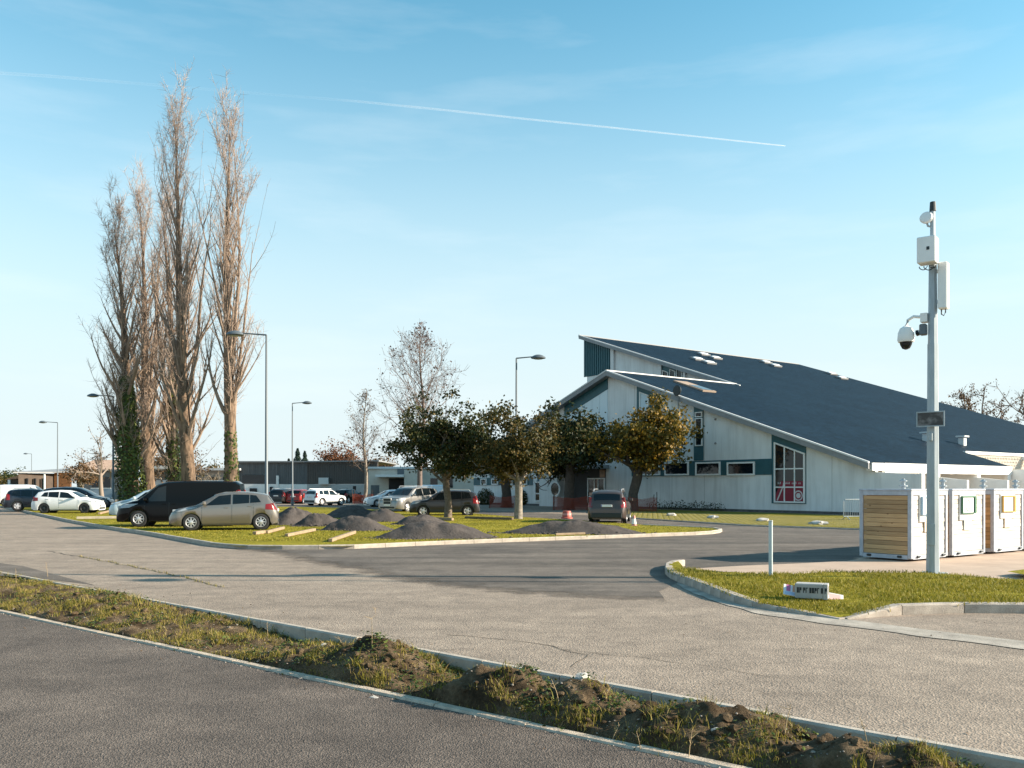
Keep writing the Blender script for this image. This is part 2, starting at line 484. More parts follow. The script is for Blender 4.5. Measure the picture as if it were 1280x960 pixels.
M_leaf_green = leaf_mat("leaf_green", [(0.022, 0.034, 0.010), (0.045, 0.060, 0.014), (0.075, 0.085, 0.022)], 0.6, 0.2)
M_needle = leaf_mat("needle", [(0.010, 0.026, 0.020), (0.018, 0.038, 0.026), (0.030, 0.050, 0.034)], 0.6, 0.1)
M_blade = leaf_mat("grass_blade", [(0.12, 0.122, 0.013), (0.20, 0.182, 0.017), (0.28, 0.240, 0.024), (0.35, 0.275, 0.065)], 0.6, 0.3)
M_blade_v = leaf_mat("verge_blade", [(0.075, 0.088, 0.012), (0.155, 0.146, 0.016), (0.24, 0.200, 0.022), (0.32, 0.245, 0.065), (0.38, 0.28, 0.13)], 0.6, 0.3)
M_timber = wood_mat("larch", (0.52, 0.33, 0.165), (0.41, 0.245, 0.11))
M_timber_w = wood_mat("pale_larch", (0.74, 0.66, 0.58), (0.62, 0.53, 0.45))
M_beam = mat("beam_wood", (0.28, 0.20, 0.125), 0.8, var=0.2, scale=6)
M_mesh = None

# ------------------------------------------------------------------ terrain and roads
ROADE = [at(-140, 690), at(112, 734.5), at(215, 751.5), at(320, 770), at(440, 791), at(570, 814), at(700, 840), at(860, 868), at(991, 891), at(1122, 919), at(1280, 948), at(1600, 1010), at(2300, 1150)]
K0, K1 = at(112, 734.5), at(1280, 947)
kd = (K1 - K0).normalized()                       # the verge kerb is straight
kn = Vector((-kd.y, kd.x, 0))                     # to the road side (away from the camera)
if kn.y < 0: kn = -kn
PZ = -0.15
E0, E1 = at(0, 766, PZ), at(895, 960, PZ)
ed = (E1 - E0).normalized()
en = Vector((-ed.y, ed.x, 0))
if en.y < 0: en = -en

def sheet(name, pts, z, m, kind='structure', parent=None):
    bm = bmesh.new()
    vs = [bm.verts.new((p[0], p[1], z)) for p in pts]
    f = bm.faces.new(vs)
    bmesh.ops.recalc_face_normals(bm, faces=bm.faces[:])
    if f.normal.z < 0: f.normal_flip()
    bmesh.ops.triangulate(bm, faces=[f])
    me = bpy.data.meshes.new(name); bm.to_mesh(me); bm.free()
    me.materials.append(m)
    o = link(name, me, parent)
    if kind: o['kind'] = kind
    return o

far = 4000.0
A_, B_ = K0 - kd * 60, K0 + kd * 45
# the sheet of ground reaching the horizon (its near edge is the verge kerb), and the lower path on the camera's side
g0, g1 = A_ - kn * 0.05, B_ - kn * 0.05
sheet("ground", [g0, g1, (far, g1.y, 0), (far, far, 0), (-far, far, 0), (-far, g0.y, 0)], -0.03, M_ground)
road_pts = [A_, B_, (75, B_.y + 3, 0), (75, 75, 0), (10, 75, 0), (-70, 150, 0), (-170, 150, 0), (-170, A_.y, 0)]
sheet("main_road", road_pts, 0.0, M_road)
e_a, e_b = E0 - ed * 55, E0 + ed * 40
sheet("path", [e_a + en * .06, e_b + en * .06, (30, -25, 0), (-55, -25, 0)], PZ, M_path)

# darker, newer surface of the side road
side_px = [(268, 684.5), (345, 692), (420, 707), (480, 722), (560, 733), (640, 741), (740, 747), (832, 750), (850, 727), (1000, 712)]
side = [at(*p) for p in side_px] + [Vector((28, 24, 0)), Vector((46, 40, 0)), Vector((40, 44, 0)), Vector((22.5, 38.5, 0)), at(1075, 663.5), at(940, 658.6), at(800, 650), at(735, 644), at(640, 639.5), at(560, 636), at(430, 631), at(330, 631), at(300, 640), at(410, 650)]
def ragged(poly, k, amp, closed=False):
    out = []
    for i in range(len(poly)):
        a, b = poly[i], poly[(i + 1) % len(poly)]
        n = max(1, int((b - a).length / k)) if i < 9 else 1
        for j in range(n):
            p = a.lerp(b, j / n)
            if i < 9 and (i or j): p = p + Vector((mnoise.noise(p * .9), mnoise.noise(p * .9 + Vector((7, 3, 1))), 0)) * amp + Vector((mnoise.noise(p * 3.1), mnoise.noise(p * 3.1 + Vector((7, 3, 1))), 0)) * amp * .5 + Vector((mnoise.noise(p * 9.1), mnoise.noise(p * 9.1 + Vector((7, 3, 1))), 0)) * amp * .3
            out.append(p)
    return out
from mathutils import noise as mnoise
bord = [Vector(p) for p in side[:8]]
fine_b = []
for a, b in zip(bord, bord[1:]):
    n = max(1, int((b - a).length / .25))
    for j in range(n):
        p = a.lerp(b, j / n); fine_b.append(p + Vector((mnoise.noise(p * .9), mnoise.noise(p * .9 + Vector((7, 3, 1))), 0)) * .35)
fine_b.append(bord[-1])
sm = fine_b[:]
for _ in range(6): sm = [sm[0]] + [(sm[i-1] + sm[i] * 2 + sm[i+1]) / 4 for i in range(1, len(sm) - 1)] + [sm[-1]]
def norm_at(i):
    d = (sm[min(i + 1, len(sm) - 1)] - sm[max(i - 1, 0)]).normalized(); return Vector((-d.y, d.x, 0))
inner_b = [p + norm_at(i) * 1.1 for i, p in enumerate(sm)]
outer_b = [p - norm_at(i) * .7 for i, p in enumerate(sm)]
M_side_fade = M_side.copy(); M_side_fade.name = "dark_road_border"
nt_ = M_side_fade.node_tree
tr_n = nt_.nodes.new("ShaderNodeBsdfTransparent"); at_n = nt_.nodes.new("ShaderNodeAttribute"); at_n.attribute_name = "cover"
no_n = nt_.nodes.new("ShaderNodeTexNoise"); no_n.inputs["Scale"].default_value = 1.7; no_n.inputs["Detail"].default_value = 7; no_n.inputs["Roughness"].default_value = .68
tc_n = nt_.nodes.new("ShaderNodeTexCoord"); nt_.links.new(tc_n.outputs["Object"], no_n.inputs["Vector"])
ad_n = nt_.nodes.new("ShaderNodeMath"); ad_n.operation = 'MULTIPLY_ADD'; ad_n.inputs[1].default_value = 1.5; nt_.links.new(no_n.outputs[0], ad_n.inputs[0])
su_n = nt_.nodes.new("ShaderNodeMath"); su_n.operation = 'SUBTRACT'; nt_.links.new(at_n.outputs["Fac"], su_n.inputs[0]); su_n.inputs[1].default_value = .75
nt_.links.new(su_n.outputs[0], ad_n.inputs[2])
rg_n = nt_.nodes.new("ShaderNodeMapRange"); rg_n.inputs[1].default_value = .15; rg_n.inputs[2].default_value = .85; nt_.links.new(ad_n.outputs[0], rg_n.inputs[0])
mx_n = nt_.nodes.new("ShaderNodeMixShader"); nt_.links.new(rg_n.outputs[0], mx_n.inputs[0]); nt_.links.new(tr_n.outputs[0], mx_n.inputs[1]); nt_.links.new(nt_.nodes["Principled BSDF"].outputs[0], mx_n.inputs[2])
nt_.links.new(mx_n.outputs[0], nt_.nodes["Material Output"].inputs[0])
mbf = MB()
for a, b in zip(outer_b, inner_b): mbf.v += [(a.x, a.y, .0042), (b.x, b.y, .0042)]
for i in range(len(outer_b) - 1): mbf.f.append((2*i, 2*i+2, 2*i+3, 2*i+1)); mbf.m.append(0)
mef = mbf.mesh("side_road_border", M_side_fade)
ca_ = mef.attributes.new("cover", 'FLOAT', 'POINT')
for i in range(len(outer_b)): ca_.data[2*i].value = -.35; ca_.data[2*i+1].value = 1.35
link("side_road_border", mef)['kind'] = 'structure'
side = inner_b + side[8:]
side_road = sheet("side_road", side, 0.004, M_side)
sheet("side_street", [at(-30, 700), at(30, 708), at(118, 731.5), at(60, 724), at(-60, 716)], 0.004, M_side)

# verge: uneven soil between the path edging and the road kerb
from mathutils import noise as mnoise
MOUNDS = []     # (x, y, radius along, radius across, height)
def vp(t, a):
    """t metres along from the left end, a = 0 at edging .. 1 at kerb"""
    pe = E0 + ed * t
    pk = K0 + kd * ((pe - K0).dot(kd))
    return pe.lerp(pk, a)
def mound_px(px, py, ra, rb, h):
    p = at(px, py, PZ); MOUNDS.append((p.x, p.y, ra, rb, h))
mound_px(118, 762, 1.6, 0.7, 0.13)
mound_px(8, 746, 0.8, 0.5, 0.16)
mound_px(372, 822, 0.55, 0.5, 0.14)
mound_px(437, 836, 0.62, 0.50, 0.27)
mound_px(490, 842, 0.50, 0.52, 0.30)
mound_px(600, 876, 0.42, 0.46, 0.31)
mound_px(655, 880, 0.36, 0.42, 0.25)
mound_px(730, 893, 0.38, 0.42, 0.33)
mound_px(815, 915, 0.40, 0.36, 0.20)
mound_px(890, 926, 0.36, 0.40, 0.27)
mound_px(960, 930, 0.30, 0.36, 0.20)
mound_px(1040, 965, 0.44, 0.36, 0.26)
mound_px(1150, 985, 0.40, 0.40, 0.25)
def verge_z(x, y):
    p = Vector((x, y, 0))
    de = (p - E0).dot(en); dk = -(p - K0).dot(kn)
    edge = max(0.0, min(1.0, min(de / 0.22, dk / 0.10)))
    z = PZ + 0.01
    t = (p - E0).dot(ed)
    fill = max(0.0, min(1.0, (5.4 - t) / 2.2))        # on the left the soil reaches the kerb top
    w = max(0.0, min(1.0, de / max(de + dk, 0.01)))
    z += fill * (0.13 * w)
    for (mx, my, ra, rb, h) in MOUNDS:
        d = p - Vector((mx, my, 0))
        q = (d.dot(kd) / ra) ** 2 + (d.dot(kn) / rb) ** 2
        z += .72 * h * math.exp(-q * 1.25) * min(1, edge * 1.6 + .0) * (1 + .35 * mnoise.noise(Vector((x * 5.2, y * 5.2, 9))))
    if dk < 0.18: z = min(z, max(PZ + 0.03, -0.02 if fill > .3 else PZ + 0.05 + dk * .9))
    n = mnoise.noise(Vector((x * 3.1, y * 3.1, 0.3))) * 0.035 + abs(mnoise.noise(Vector((x * 7, y * 7, 1.3)))) * 0.050 + mnoise.noise(Vector((x * 17, y * 17, 2.3))) * 0.018 + mnoise.noise(Vector((x * 37, y * 37, 2.3))) * 0.008 - .015
    z += n * edge
    if de < .16: z = min(z, PZ - .035 + max(0, de - .115) * 2.0)
    return z
mb = MB()
NT, NA = 420, 44
T0, T1 = -6.0, 15.0
for i in range(NT + 1):
    t = lerp(T0, T1, i / NT)
    for j in range(NA + 1):
        p = vp(t, j / NA)
        mb.v.append((p.x, p.y, verge_z(p.x, p.y)))
for i in range(NT):
    for j in range(NA):
        a = i * (NA + 1) + j
        mb.f.append((a, a + NA + 1, a + NA + 2, a + 1)); mb.m.append(0)
verge = mb.build("verge_soil", M_soil, smooth=75)
tag(verge, kind='structure')

# ---- kerbs: one object per line, each stone a part of its own
def kerb_line(name, pts, inner, z0, z1, m, step=1.0, width=0.14, jitter=0.004, ramp=None, hide=False):
    """stones laid along a polyline; inner = +1 puts the stone on the left of the walking direction"""
    root = empty(name, (pts[0].x, pts[0].y, 0)); root['kind'] = 'structure'
    L = [0.0]
    for a, b in zip(pts, pts[1:]): L.append(L[-1] + (b - a).length)
    def P(d):
        d = max(0, min(L[-1], d))
        for k in range(len(pts) - 1):
            if d <= L[k+1] + 1e-9: return pts[k].lerp(pts[k+1], (d - L[k]) / max(1e-9, L[k+1] - L[k]))
        return pts[-1].copy()
    n = max(1, int(round(L[-1] / step)))
    st = L[-1] / n
    cache = {}
    for i in range(n):
        a, b = P(i * st), P((i + 1) * st)
        d = (b - a); ln = d.length
        if ln < 1e-6: continue
        ang = atan2(d.y, d.x)
        h0 = h1 = z1
        if ramp: h0, h1 = ramp(i / n) , ramp((i + 1) / n)
        key = (round(ln, 2), round(h0, 3), round(h1, 3))
        if key not in cache:
            k = MB(); g = 0.006; y0, y1 = (0, width) if inner > 0 else (-width, 0)
            c = 0.018
            # profile with a chamfered top on both sides, tapering when ramped
            def ring(x, h):
                return [(x, y0, z0), (x, y0, h - c), (x, y0 + c, h), (x, y1 - c, h), (x, y1, h - c), (x, y1, z0)]
            r = ring(g, h0) + ring(ln - g, h1)
            fs = [(j, (j+1) % 6, 6 + (j+1) % 6, 6 + j) for j in range(6)] + [tuple(range(5, -1, -1)), tuple(range(6, 12))]
            k.add(r, fs)
            cache[key] = k.mesh("kerb_stone", m)
        o = link("kerb_stone", cache[key], root)
        o.location = (a.x - pts[0].x, a.y - pts[0].y, R.uniform(-jitter, jitter))
        o.rotation_euler = (R.uniform(-.006, .006), 0, ang)
    return root

ks = K0 + kd * -4.5
kerb_line("verge_kerb", [ks, K0 + kd * 14.5], -1, -0.26, 0.006, M_kerb, 1.0, 0.10)
kerb_line("path_edging", [E0 - ed * 6, E0 + ed * 14], 1, PZ - .12, PZ + 0.018, M_edging, 1.0, 0.115, 0.005)

M_crack = mat("crack_dirt", (.055, .045, .032), .95, var=.4, scale=9)
def crack(pix, w):
    pts = [at(*p) for p in pix]; fine = []
    for a, b in zip(pts, pts[1:]):
        n = max(2, int((b - a).length / .12))
        for i in range(n): 
            p = a.lerp(b, i / n); fine.append(p + Vector((mnoise.noise(p * 2.3), mnoise.noise(p * 2.3 + Vector((4, 4, 4))), 0)) * .12)
    mb = MB()
    for i, p in enumerate(fine):
        d = (fine[min(i + 1, len(fine) - 1)] - fine[max(0, i - 1)]).normalized(); nn = Vector((-d.y, d.x, 0)) * w * (.35 + abs(mnoise.noise(p * 4)) * 1.6)
        mb.v += [(p.x - nn.x, p.y - nn.y, .0045), (p.x + nn.x, p.y + nn.y, .0045)]
    for i in range(len(fine) - 1): mb.f.append((2*i, 2*i+1, 2*i+3, 2*i+2)); mb.m.append(0)
    o = mb.build("road_crack", M_crack); o['kind'] = 'structure'
    return fine
cw = crack([(60, 689), (125, 700.5), (165, 708), (205, 716), (240, 724.5), (280, 735)], .022)
crack([(560, 793), (635, 800), (690, 808), (732, 819), (716, 828), (700, 838)], .009)
crack([(700, 811), (800, 822), (905, 836), (985, 852)], .005)
# ------------------------------------------------------------------ central lawn
lawn_front = [(-60, 627), (0, 634), (29, 640), (87.6, 653), (138, 662), (186, 669), (265.6, 683.4), (300, 686.6), (340, 687.2), (433, 686.7), (539, 681.6), (640, 677.7), (739, 674), (872, 669), (893, 667.6)]
lawn_tip = [(901, 666), (903, 664.7), (897, 663.2), (885, 662)]
lawn_back = [(806, 658.5), (735, 653), (640, 647.5), (580, 642.5), (500, 640), (420, 636), (330, 634), (260, 632), (160, 629), (60, 622), (-60, 618.5)]
lawn_poly = [at(*p) for p in lawn_front + lawn_tip + lawn_back]
kerb_line("lawn_kerb", [at(*p) for p in lawn_front + lawn_tip + [(806, 658.5)]], 1, -0.05, 0.12, M_kerb, 1.0, 0.12)
lawn = sheet("lawn", lawn_poly, 0.085, M_lawn)

def blades(name, pts, m, hmin, hmax, wid, parent=None, lean=0.5, per=1):
    mb = MB()
    for (x, y, z, k) in pts:
        for _ in range(per):
            a = R.uniform(0, 2*pi); h = R.uniform(hmin, hmax) * k; w = wid * R.uniform(.6, 1.3)
            lx, ly = R.gauss(0, lean) * h, R.gauss(0, lean) * h
            dx, dy = cos(a) * w / 2, sin(a) * w / 2
            xx, yy = x + R.uniform(-.02, .02), y + R.uniform(-.02, .02)
            o = len(mb.v)
            mb.v += [(xx - dx, yy - dy, z - .01), (xx + dx, yy + dy, z - .01), (xx + lx * .35 + dx * .7, yy + ly * .35 + dy * .7, z + h * .55), (xx + lx * .35 - dx * .7, yy + ly * .35 - dy * .7, z + h * .55), (xx + lx, yy + ly, z + h)]
            mb.f += [(o, o+1, o+2, o+3), (o+3, o+2, o+4)]; mb.m += [0, 0]
    o = mb.build(name, m, parent, fix=False)
    o['kind'] = 'stuff'
    return o

# lawn tufts, denser near the camera
pts = []
tries = 0
while len(pts) < 26000 and tries < 400000:
    tries += 1
    D = 27 + 30 * R.random() ** 1.6
    px = R.uniform(60, 905)
    p = deep(px, D)
    if inside(lawn_poly, p.x, p.y):
        k = 0.75 + 0.6 * mnoise.noise(Vector((p.x * .7, p.y * .7, 0)))
        pts.append((p.x, p.y, 0.085, max(.35, k)))
g = blades("lawn_grass", pts, M_blade, 0.02, 0.06, 0.028, lean=0.7)
tag(g, 'short yellow-green grass of the central lawn')

# ------------------------------------------------------------------ island with the mast
isl_edge_px = [(848, 707.2), (838, 708.5), (831.5, 712), (831, 718), (840, 725), (865.6, 734.5), (905, 750.5), (951, 761.6), (977, 765), (1049, 775)]
isl_right_px = [(1060, 774.3), (1133, 768.6), (1218, 766.2), (1280, 766.8), (1420, 770), (1600, 776)]
IZ = 0.12
def isl_ramp(t):
    return 0.14 if t < 0.70 else lerp(0.14, 0.015, (t - 0.70) / 0.30)
def isl_ramp2(t):
    return lerp(0.015, 0.14, min(1, t / 0.15))
kerb_line("island_kerb", [at(*p) for p in isl_edge_px], 1, -0.05, 0.14, M_kerb_dirty, 0.5, 0.16, ramp=isl_ramp)
kerb_line("island_side_kerb", [at(*p) for p in isl_right_px], 1, -0.05, 0.14, M_kerb_dirty, 1.0, 0.16, ramp=isl_ramp2)
ie = [at(*p) for p in isl_edge_px]; ir = [at(*p) for p in isl_right_px]
isl_poly = [p.copy() for p in ie + ir[1:]] + [Vector((13.5, 15.2, 0)), at(1280, 724.5, IZ), at(1255, 723, IZ), at(1188, 718, IZ), at(1158, 716, IZ), at(1060, 715, IZ), at(950, 717.8, IZ), at(860, 710.3, IZ)]
def island_z(x, y):
    # falls to the low kerb at the pointed end
    t = at(1050, 774); d = (Vector((x, y, 0)) - t).length
    base = lerp(0.03, 0.125, min(1, d / 2.2))
    return base + 0.028 * mnoise.noise(Vector((x * .8, y * .8, 5))) + 0.012 * mnoise.noise(Vector((x * 4, y * 4, 6)))
def relief_sheet(name, poly, zf, m, step=0.18):
    """an even grid clipped to a polygon, with relief"""
    xs = [p[0] for p in poly]; ys = [p[1] for p in poly]
    bm = bmesh.new()
    f = bm.faces.new([bm.verts.new((p[0], p[1], 0)) for p in poly])
    if f.normal.z < 0: f.normal_flip()
    for axis, lo, hi in ((0, min(xs), max(xs)), (1, min(ys), max(ys))):
        c = lo + step
        while c < hi:
            co = Vector((c, 0, 0)) if axis == 0 else Vector((0, c, 0))
            no = Vector((1, 0, 0)) if axis == 0 else Vector((0, 1, 0))
            bmesh.ops.bisect_plane(bm, geom=bm.verts[:] + bm.edges[:] + bm.faces[:], plane_co=co, plane_no=no)
            c += step
    for v in bm.verts: v.co.z = zf(v.co.x, v.co.y)
    bmesh.ops.recalc_face_normals(bm, faces=bm.faces[:])
    if sum(f.normal.z for f in bm.faces) < 0: bmesh.ops.reverse_faces(bm, faces=bm.faces[:])
    me = bpy.data.meshes.new(name); bm.to_mesh(me); bm.free()
    me.materials.append(m)
    me.polygons.foreach_set("use_smooth", [True] * len(me.polygons))
    o = link(name, me); o['kind'] = 'structure'
    return o
def inset(poly, d):
    """pull a counter-clockwise polygon inwards a little"""
    n = len(poly); out = []
    for i in range(n):
        a, b, c = poly[i-1], poly[i], poly[(i+1) % n]
        t = ((b - a).normalized() + (c - b).normalized())
        if t.length < 1e-6: t = (c - b)
        t.normalize()
        out.append(b + Vector((-t.y, t.x, 0)) * d)
    return out
def area(poly): return sum(poly[i-1].x * poly[i].y - poly[i].x * poly[i-1].y for i in range(len(poly))) / 2
if area(isl_poly) < 0: isl_poly.reverse()
relief_sheet("island_ground", inset(isl_poly, 0.09), island_z, M_lawn, 0.22)
pts = []
while len(pts) < 22000:
    D = R.uniform(11, 17.5); p = deep(R.uniform(835, 1290), D)
    if inside(isl_poly, p.x, p.y) and (p - at(1050, 774)).length > .3:
        k = 0.8 + 0.8 * mnoise.noise(Vector((p.x * 1.1, p.y * 1.1, 3)))
        if R.random() < 0.35 + k: pts.append((p.x, p.y, island_z(p.x, p.y), max(.3, k)))
g = blades("island_grass", pts, M_blade, 0.025, 0.075, 0.012, lean=0.7)
tag(g, 'grass on the raised traffic island')
# second small patch of grass right of the slab
patch = [at(1259, 713.5, IZ), at(1280, 711, IZ), at(1330, 711, IZ), at(1330, 719, IZ), at(1285, 718.5, IZ)]

# concrete slab under the containers
slab_poly = [at(846, 709.5, 0.06), at(930, 704.8, 0.06), at(1000, 702, 0.06), at(1060, 699, 0.06)]
slab_poly += [at(1074, 697.6, .03), Vector((8.2, 21.2, 0)), Vector((22, 31.2, 0)), Vector((24, 18, 0)), Vector((14.5, 14.5, 0)), Vector((12.5, 14.6, 0)), at(1255, 723, IZ), at(1100, 718, IZ), at(950, 719.5, IZ), at(872, 714, IZ)]
sheet("container_slab", slab_poly, 0.022, M_slab)
sheet("grass_patch", patch, 0.11, M_lawn)
# pale gutter along the island
gut_out = [(845, 731), (870, 743), (910, 758), (960, 770), (1048, 782), (1160, 797), (1280, 812), (1500, 836)]
gut_in = [(1500, 826), (1280, 802), (1160, 788), (1049, 773.5), (977, 763), (951, 759.5), (905, 748), (866, 732.5), (848, 726)]
go_ = []
for a, b in zip([at(*p) for p in gut_out], [at(*p) for p in gut_out][1:]):
    for j in range(12):
        p = a.lerp(b, j / 12); go_.append(p + Vector((mnoise.noise(p * 2.1), mnoise.noise(p * 2.1 + Vector((3, 3, 3))), 0)) * .05)
sheet("gutter", go_ + [at(*p) for p in gut_in], 0.008, M_gutter)

# ------------------------------------------------------------------ grass pavers in front of the hall
pv = [at(735, 641.5), at(800, 648.5), at(940, 657.2), at(1073, 661.6), at(1200, 667.5), at(1200, 655.5), at(1085, 646.6), at(1000, 643), at(806, 637.2), at(735, 633)]
sheet("paver_strip", pv, 0.05, M_paverg)
kerb_line("paver_kerb", [at(735, 642.4), at(800, 649.3), at(940, 658.2), at(1073, 662.8), at(1200, 669)], 1, -0.05, 0.07, M_kerb_dirty, 1.0, 0.12)
# concrete lattice of the pavers: thin bars running both ways
mb = MB()
ca, sa = cos(radians(-54)), sin(radians(-54))
AX, BX = Vector((ca, sa, 0)), Vector((-sa, ca, 0))          # along the hall facade / into the hall
pc = at(900, 649)
for i in range(-40, 60):
    for j in range(-14, 14):
        p = pc + AX * (i * 0.42) + BX * (j * 0.42)
        if not inside(pv, p.x, p.y): continue
        if i > 14 and R.random() < (i - 14) / 16: continue       # the pavers are overgrown to the right
        for (d, w) in ((AX, BX), (BX, AX)):
            q0, q1 = p, p + d * 0.34
            o = len(mb.v)
            for q, s in ((q0, -1), (q1, -1), (q1, 1), (q0, 1)):
                r_ = q + w * (0.018 * s); mb.v.append((r_.x, r_.y, 0.055))
            for q, s in ((q0, -1), (q1, -1), (q1, 1), (q0, 1)):
                r_ = q + w * (0.024 * s); mb.v.append((r_.x, r_.y, 0.045))
            mb.f += [(o, o+1, o+2, o+3), (o, o+4, o+5, o+1), (o+1, o+5, o+6, o+2), (o+2, o+6, o+7, o+3), (o+3, o+7, o+4, o)]
            mb.m += [0] * 5
lat = mb.build("paver_lattice", mat("paver_concrete", (0.225, 0.19, 0.065), 0.9, var=.2, scale=2))
tag(lat, 'concrete lattice of the grass pavers before the hall', kind='stuff')

# ------------------------------------------------------------------ verge plants and stones
def clumpy(x, y, s=1.3, o=0): return mnoise.noise(Vector((x * s, y * s, 11 + o)))
pts = []; pts2 = []
n_try = 0
while len(pts) < 52000 and n_try < 600000:
    n_try += 1
    t = lerp(T0, T1, R.random()); a = R.random()
    p = vp(t, a)
    c = clumpy(p.x, p.y, 1.7) + 0.6 * clumpy(p.x, p.y, 5.0, 3)
    left = max(0, min(1, (6.0 - t) / 3))
    lowz = verge_z(p.x, p.y)
    bare = (lowz - PZ) * 1.5 * (1 - left)
    if R.random() < 0.27 + c * 1.5 + left * .08 - bare * .7 + (0.35 if a < .18 and t > 8 else 0):
        pts.append((p.x, p.y, lowz, max(.35, .75 + c)))
vg = blades("verge_grass", pts, M_blade_v, 0.012, 0.046, 0.006, lean=0.7)
tag(vg, 'ragged grass growing on the soil verge')
cg = blades("crack_grass", [(p.x + R.gauss(0, .03), p.y + R.gauss(0, .03), .004, R.uniform(.5, 1)) for p in cw[20:] for _ in range(5)], M_blade_v, .02, .07, .008)
tag(cg, 'weeds growing in the crack of the road')
# taller tufts
tuft_pts = []
for _ in range(150):
    t = R.uniform(-5, 14); a = R.uniform(.05, .95); p = vp(t, a)
    nb = R.randint(18, 55); sp = R.uniform(.03, .10)
    for _ in range(nb):
        x, y = p.x + R.gauss(0, sp), p.y + R.gauss(0, sp)
        tuft_pts.append((x, y, verge_z(x, y), R.uniform(.7, 1.3)))
vt = blades("verge_tufts", tuft_pts, M_blade_v, 0.04, 0.10, 0.007, lean=0.5)
tag(vt, 'taller grass tufts on the soil verge')
# leafy weeds
def leaf_quad(mb, c, n, size, w=0.55, roll=0.0):
    """a small folded leaf with a pointed end"""
    n = n.normalized()
    r = Vector((R.uniform(-1, 1), R.uniform(-1, 1), R.uniform(-1, 1)))
    x = n.cross(r)
    if x.length < 1e-4: x = Vector((1, 0, 0))
    x.normalize(); y = n.cross(x)
    o = len(mb.v)
    mb.v += [tuple(c - x * size * .5), tuple(c + y * size * w * .5 - n * size * .06), tuple(c + x * size * .5), tuple(c - y * size * w * .5 - n * size * .06)]
    mb.f += [(o, o+1, o+2, o+3)]; mb.m += [0]
mbw = MB()
for _ in range(420):
    t = R.uniform(-5, 14); a = R.uniform(.04, .9); p = vp(t, a)
    if clumpy(p.x, p.y, 1.3, 7) < -.05: continue
    for _ in range(R.randint(8, 26)):
        x, y = p.x + R.gauss(0, .055), p.y + R.gauss(0, .055)
        z = verge_z(x, y) + R.uniform(.01, .07)
        leaf_quad(mbw, Vector((x, y, z)), Vector((R.gauss(0, .5), R.gauss(0, .5), 1)), R.uniform(.02, .05), .6)
wd = mbw.build("verge_weeds", M_ivy, fix=False); tag(wd, 'low leafy weeds on the soil verge', kind='stuff')
# dry stalks
mbs = MB()
for (px, py) in [(465, 838), (430, 815), (763, 918), (802, 930), (860, 940), (335, 795), (470, 775), (700, 895), (20, 735), (60, 728), (980, 935), (1085, 965)]:
    p = at(px, py, PZ + .05); h = R.uniform(.16, .30)
    z = verge_z(p.x, p.y)
    lx = R.gauss(0, .05)
    mbs.tube([(p.x, p.y, z - .02), (p.x + lx * .4, p.y, z + h * .5), (p.x + lx, p.y, z + h)], [.004, .003, .0015], 4)
    for k in range(5):
        f = R.uniform(.5, 1); q = Vector((p.x + lx * f, p.y, z + h * f))
        mbs.tube([q, q + Vector((R.gauss(0, .03), R.gauss(0, .03), .03))], [.002, .001], 3)
st = mbs.build("dry_stalks", mat("straw", (0.36, 0.26, 0.14), 0.9)); tag(st, 'thin dry plant stalks on the verge', kind='stuff')
# gravel crumbs
def rock_mesh(name, m, seed, sub=2):
    bm = bmesh.new(); bmesh.ops.create_icosphere(bm, subdivisions=sub, radius=1.0)
    for v in bm.verts:
        d = v.co.normalized()
        v.co = d * (1 + .38 * mnoise.noise(d * 1.4 + Vector((seed, 0, 0))) + .14 * mnoise.noise(d * 3.4 + Vector((0, seed, 0))))
        v.co.z *= .62
    me = bpy.data.meshes.new(name); bm.to_mesh(me); bm.free(); me.materials.append(m)
    return me
mbg = MB()
ico = rock_mesh("crumb", M_stone, 3.3, 1)
ivs = [v.co.copy() for v in ico.vertices]; ifs = [tuple(p.vertices) for p in ico.polygons]
for _ in range(3400):
    t = R.uniform(-6, 15); a = R.random()
    if R.random() < .25: a = R.uniform(-.04, .10)
    p = vp(t, a); s = R.uniform(.003, .008) if R.random() < .93 else R.uniform(.008, .016)
    z = verge_z(p.x, p.y) if a > .01 else PZ
    M = Matrix.Translation((p.x, p.y, z + s * .3)) @ Matrix.Rotation(R.uniform(0, 6), 4, 'Z') @ Matrix.Diagonal((s * R.uniform(.8, 1.5), s, s, 1))
    mbg.add([M @ q for q in ivs], ifs)
gv = mbg.build("gravel", mat("gravel_stone", (.26, .225, .19), .9, var=.4, scale=3), fix=False); tag(gv, 'small gravel scattered over the verge soil', kind='stuff')
clod = [rock_mesh("clod_shape", M_soil, 5.1 + 2 * k, 2) for k in range(3)]
cdat = [([v.co.copy() for v in c.vertices], [tuple(p.vertices) for p in c.polygons]) for c in clod]
mbc = MB(); k = 0
while k < 620:
    t = R.uniform(0, 15); p = vp(t, R.uniform(.06, .95)); z = verge_z(p.x, p.y)
    if z < PZ + .045 + R.random() * .06: continue
    k += 1
    sz = R.uniform(.010, .030) if R.random() < .85 else R.uniform(.03, .055)
    M = Matrix.Translation((p.x, p.y, z + sz * .15)) @ Matrix.Rotation(R.uniform(0, 6), 4, 'Z') @ Matrix.Rotation(R.uniform(-.6, .6), 4, 'X') @ Matrix.Diagonal((sz * R.uniform(.8, 1.5), sz, sz * 1.1, 1))
    vs_, fs_ = R.choice(cdat); mbc.add([M @ q for q in vs_], fs_)
cl_ = mbc.build("soil_clods", M_soil, fix=False); tag(cl_, 'crumbled clods on the soil mounds', kind='stuff')
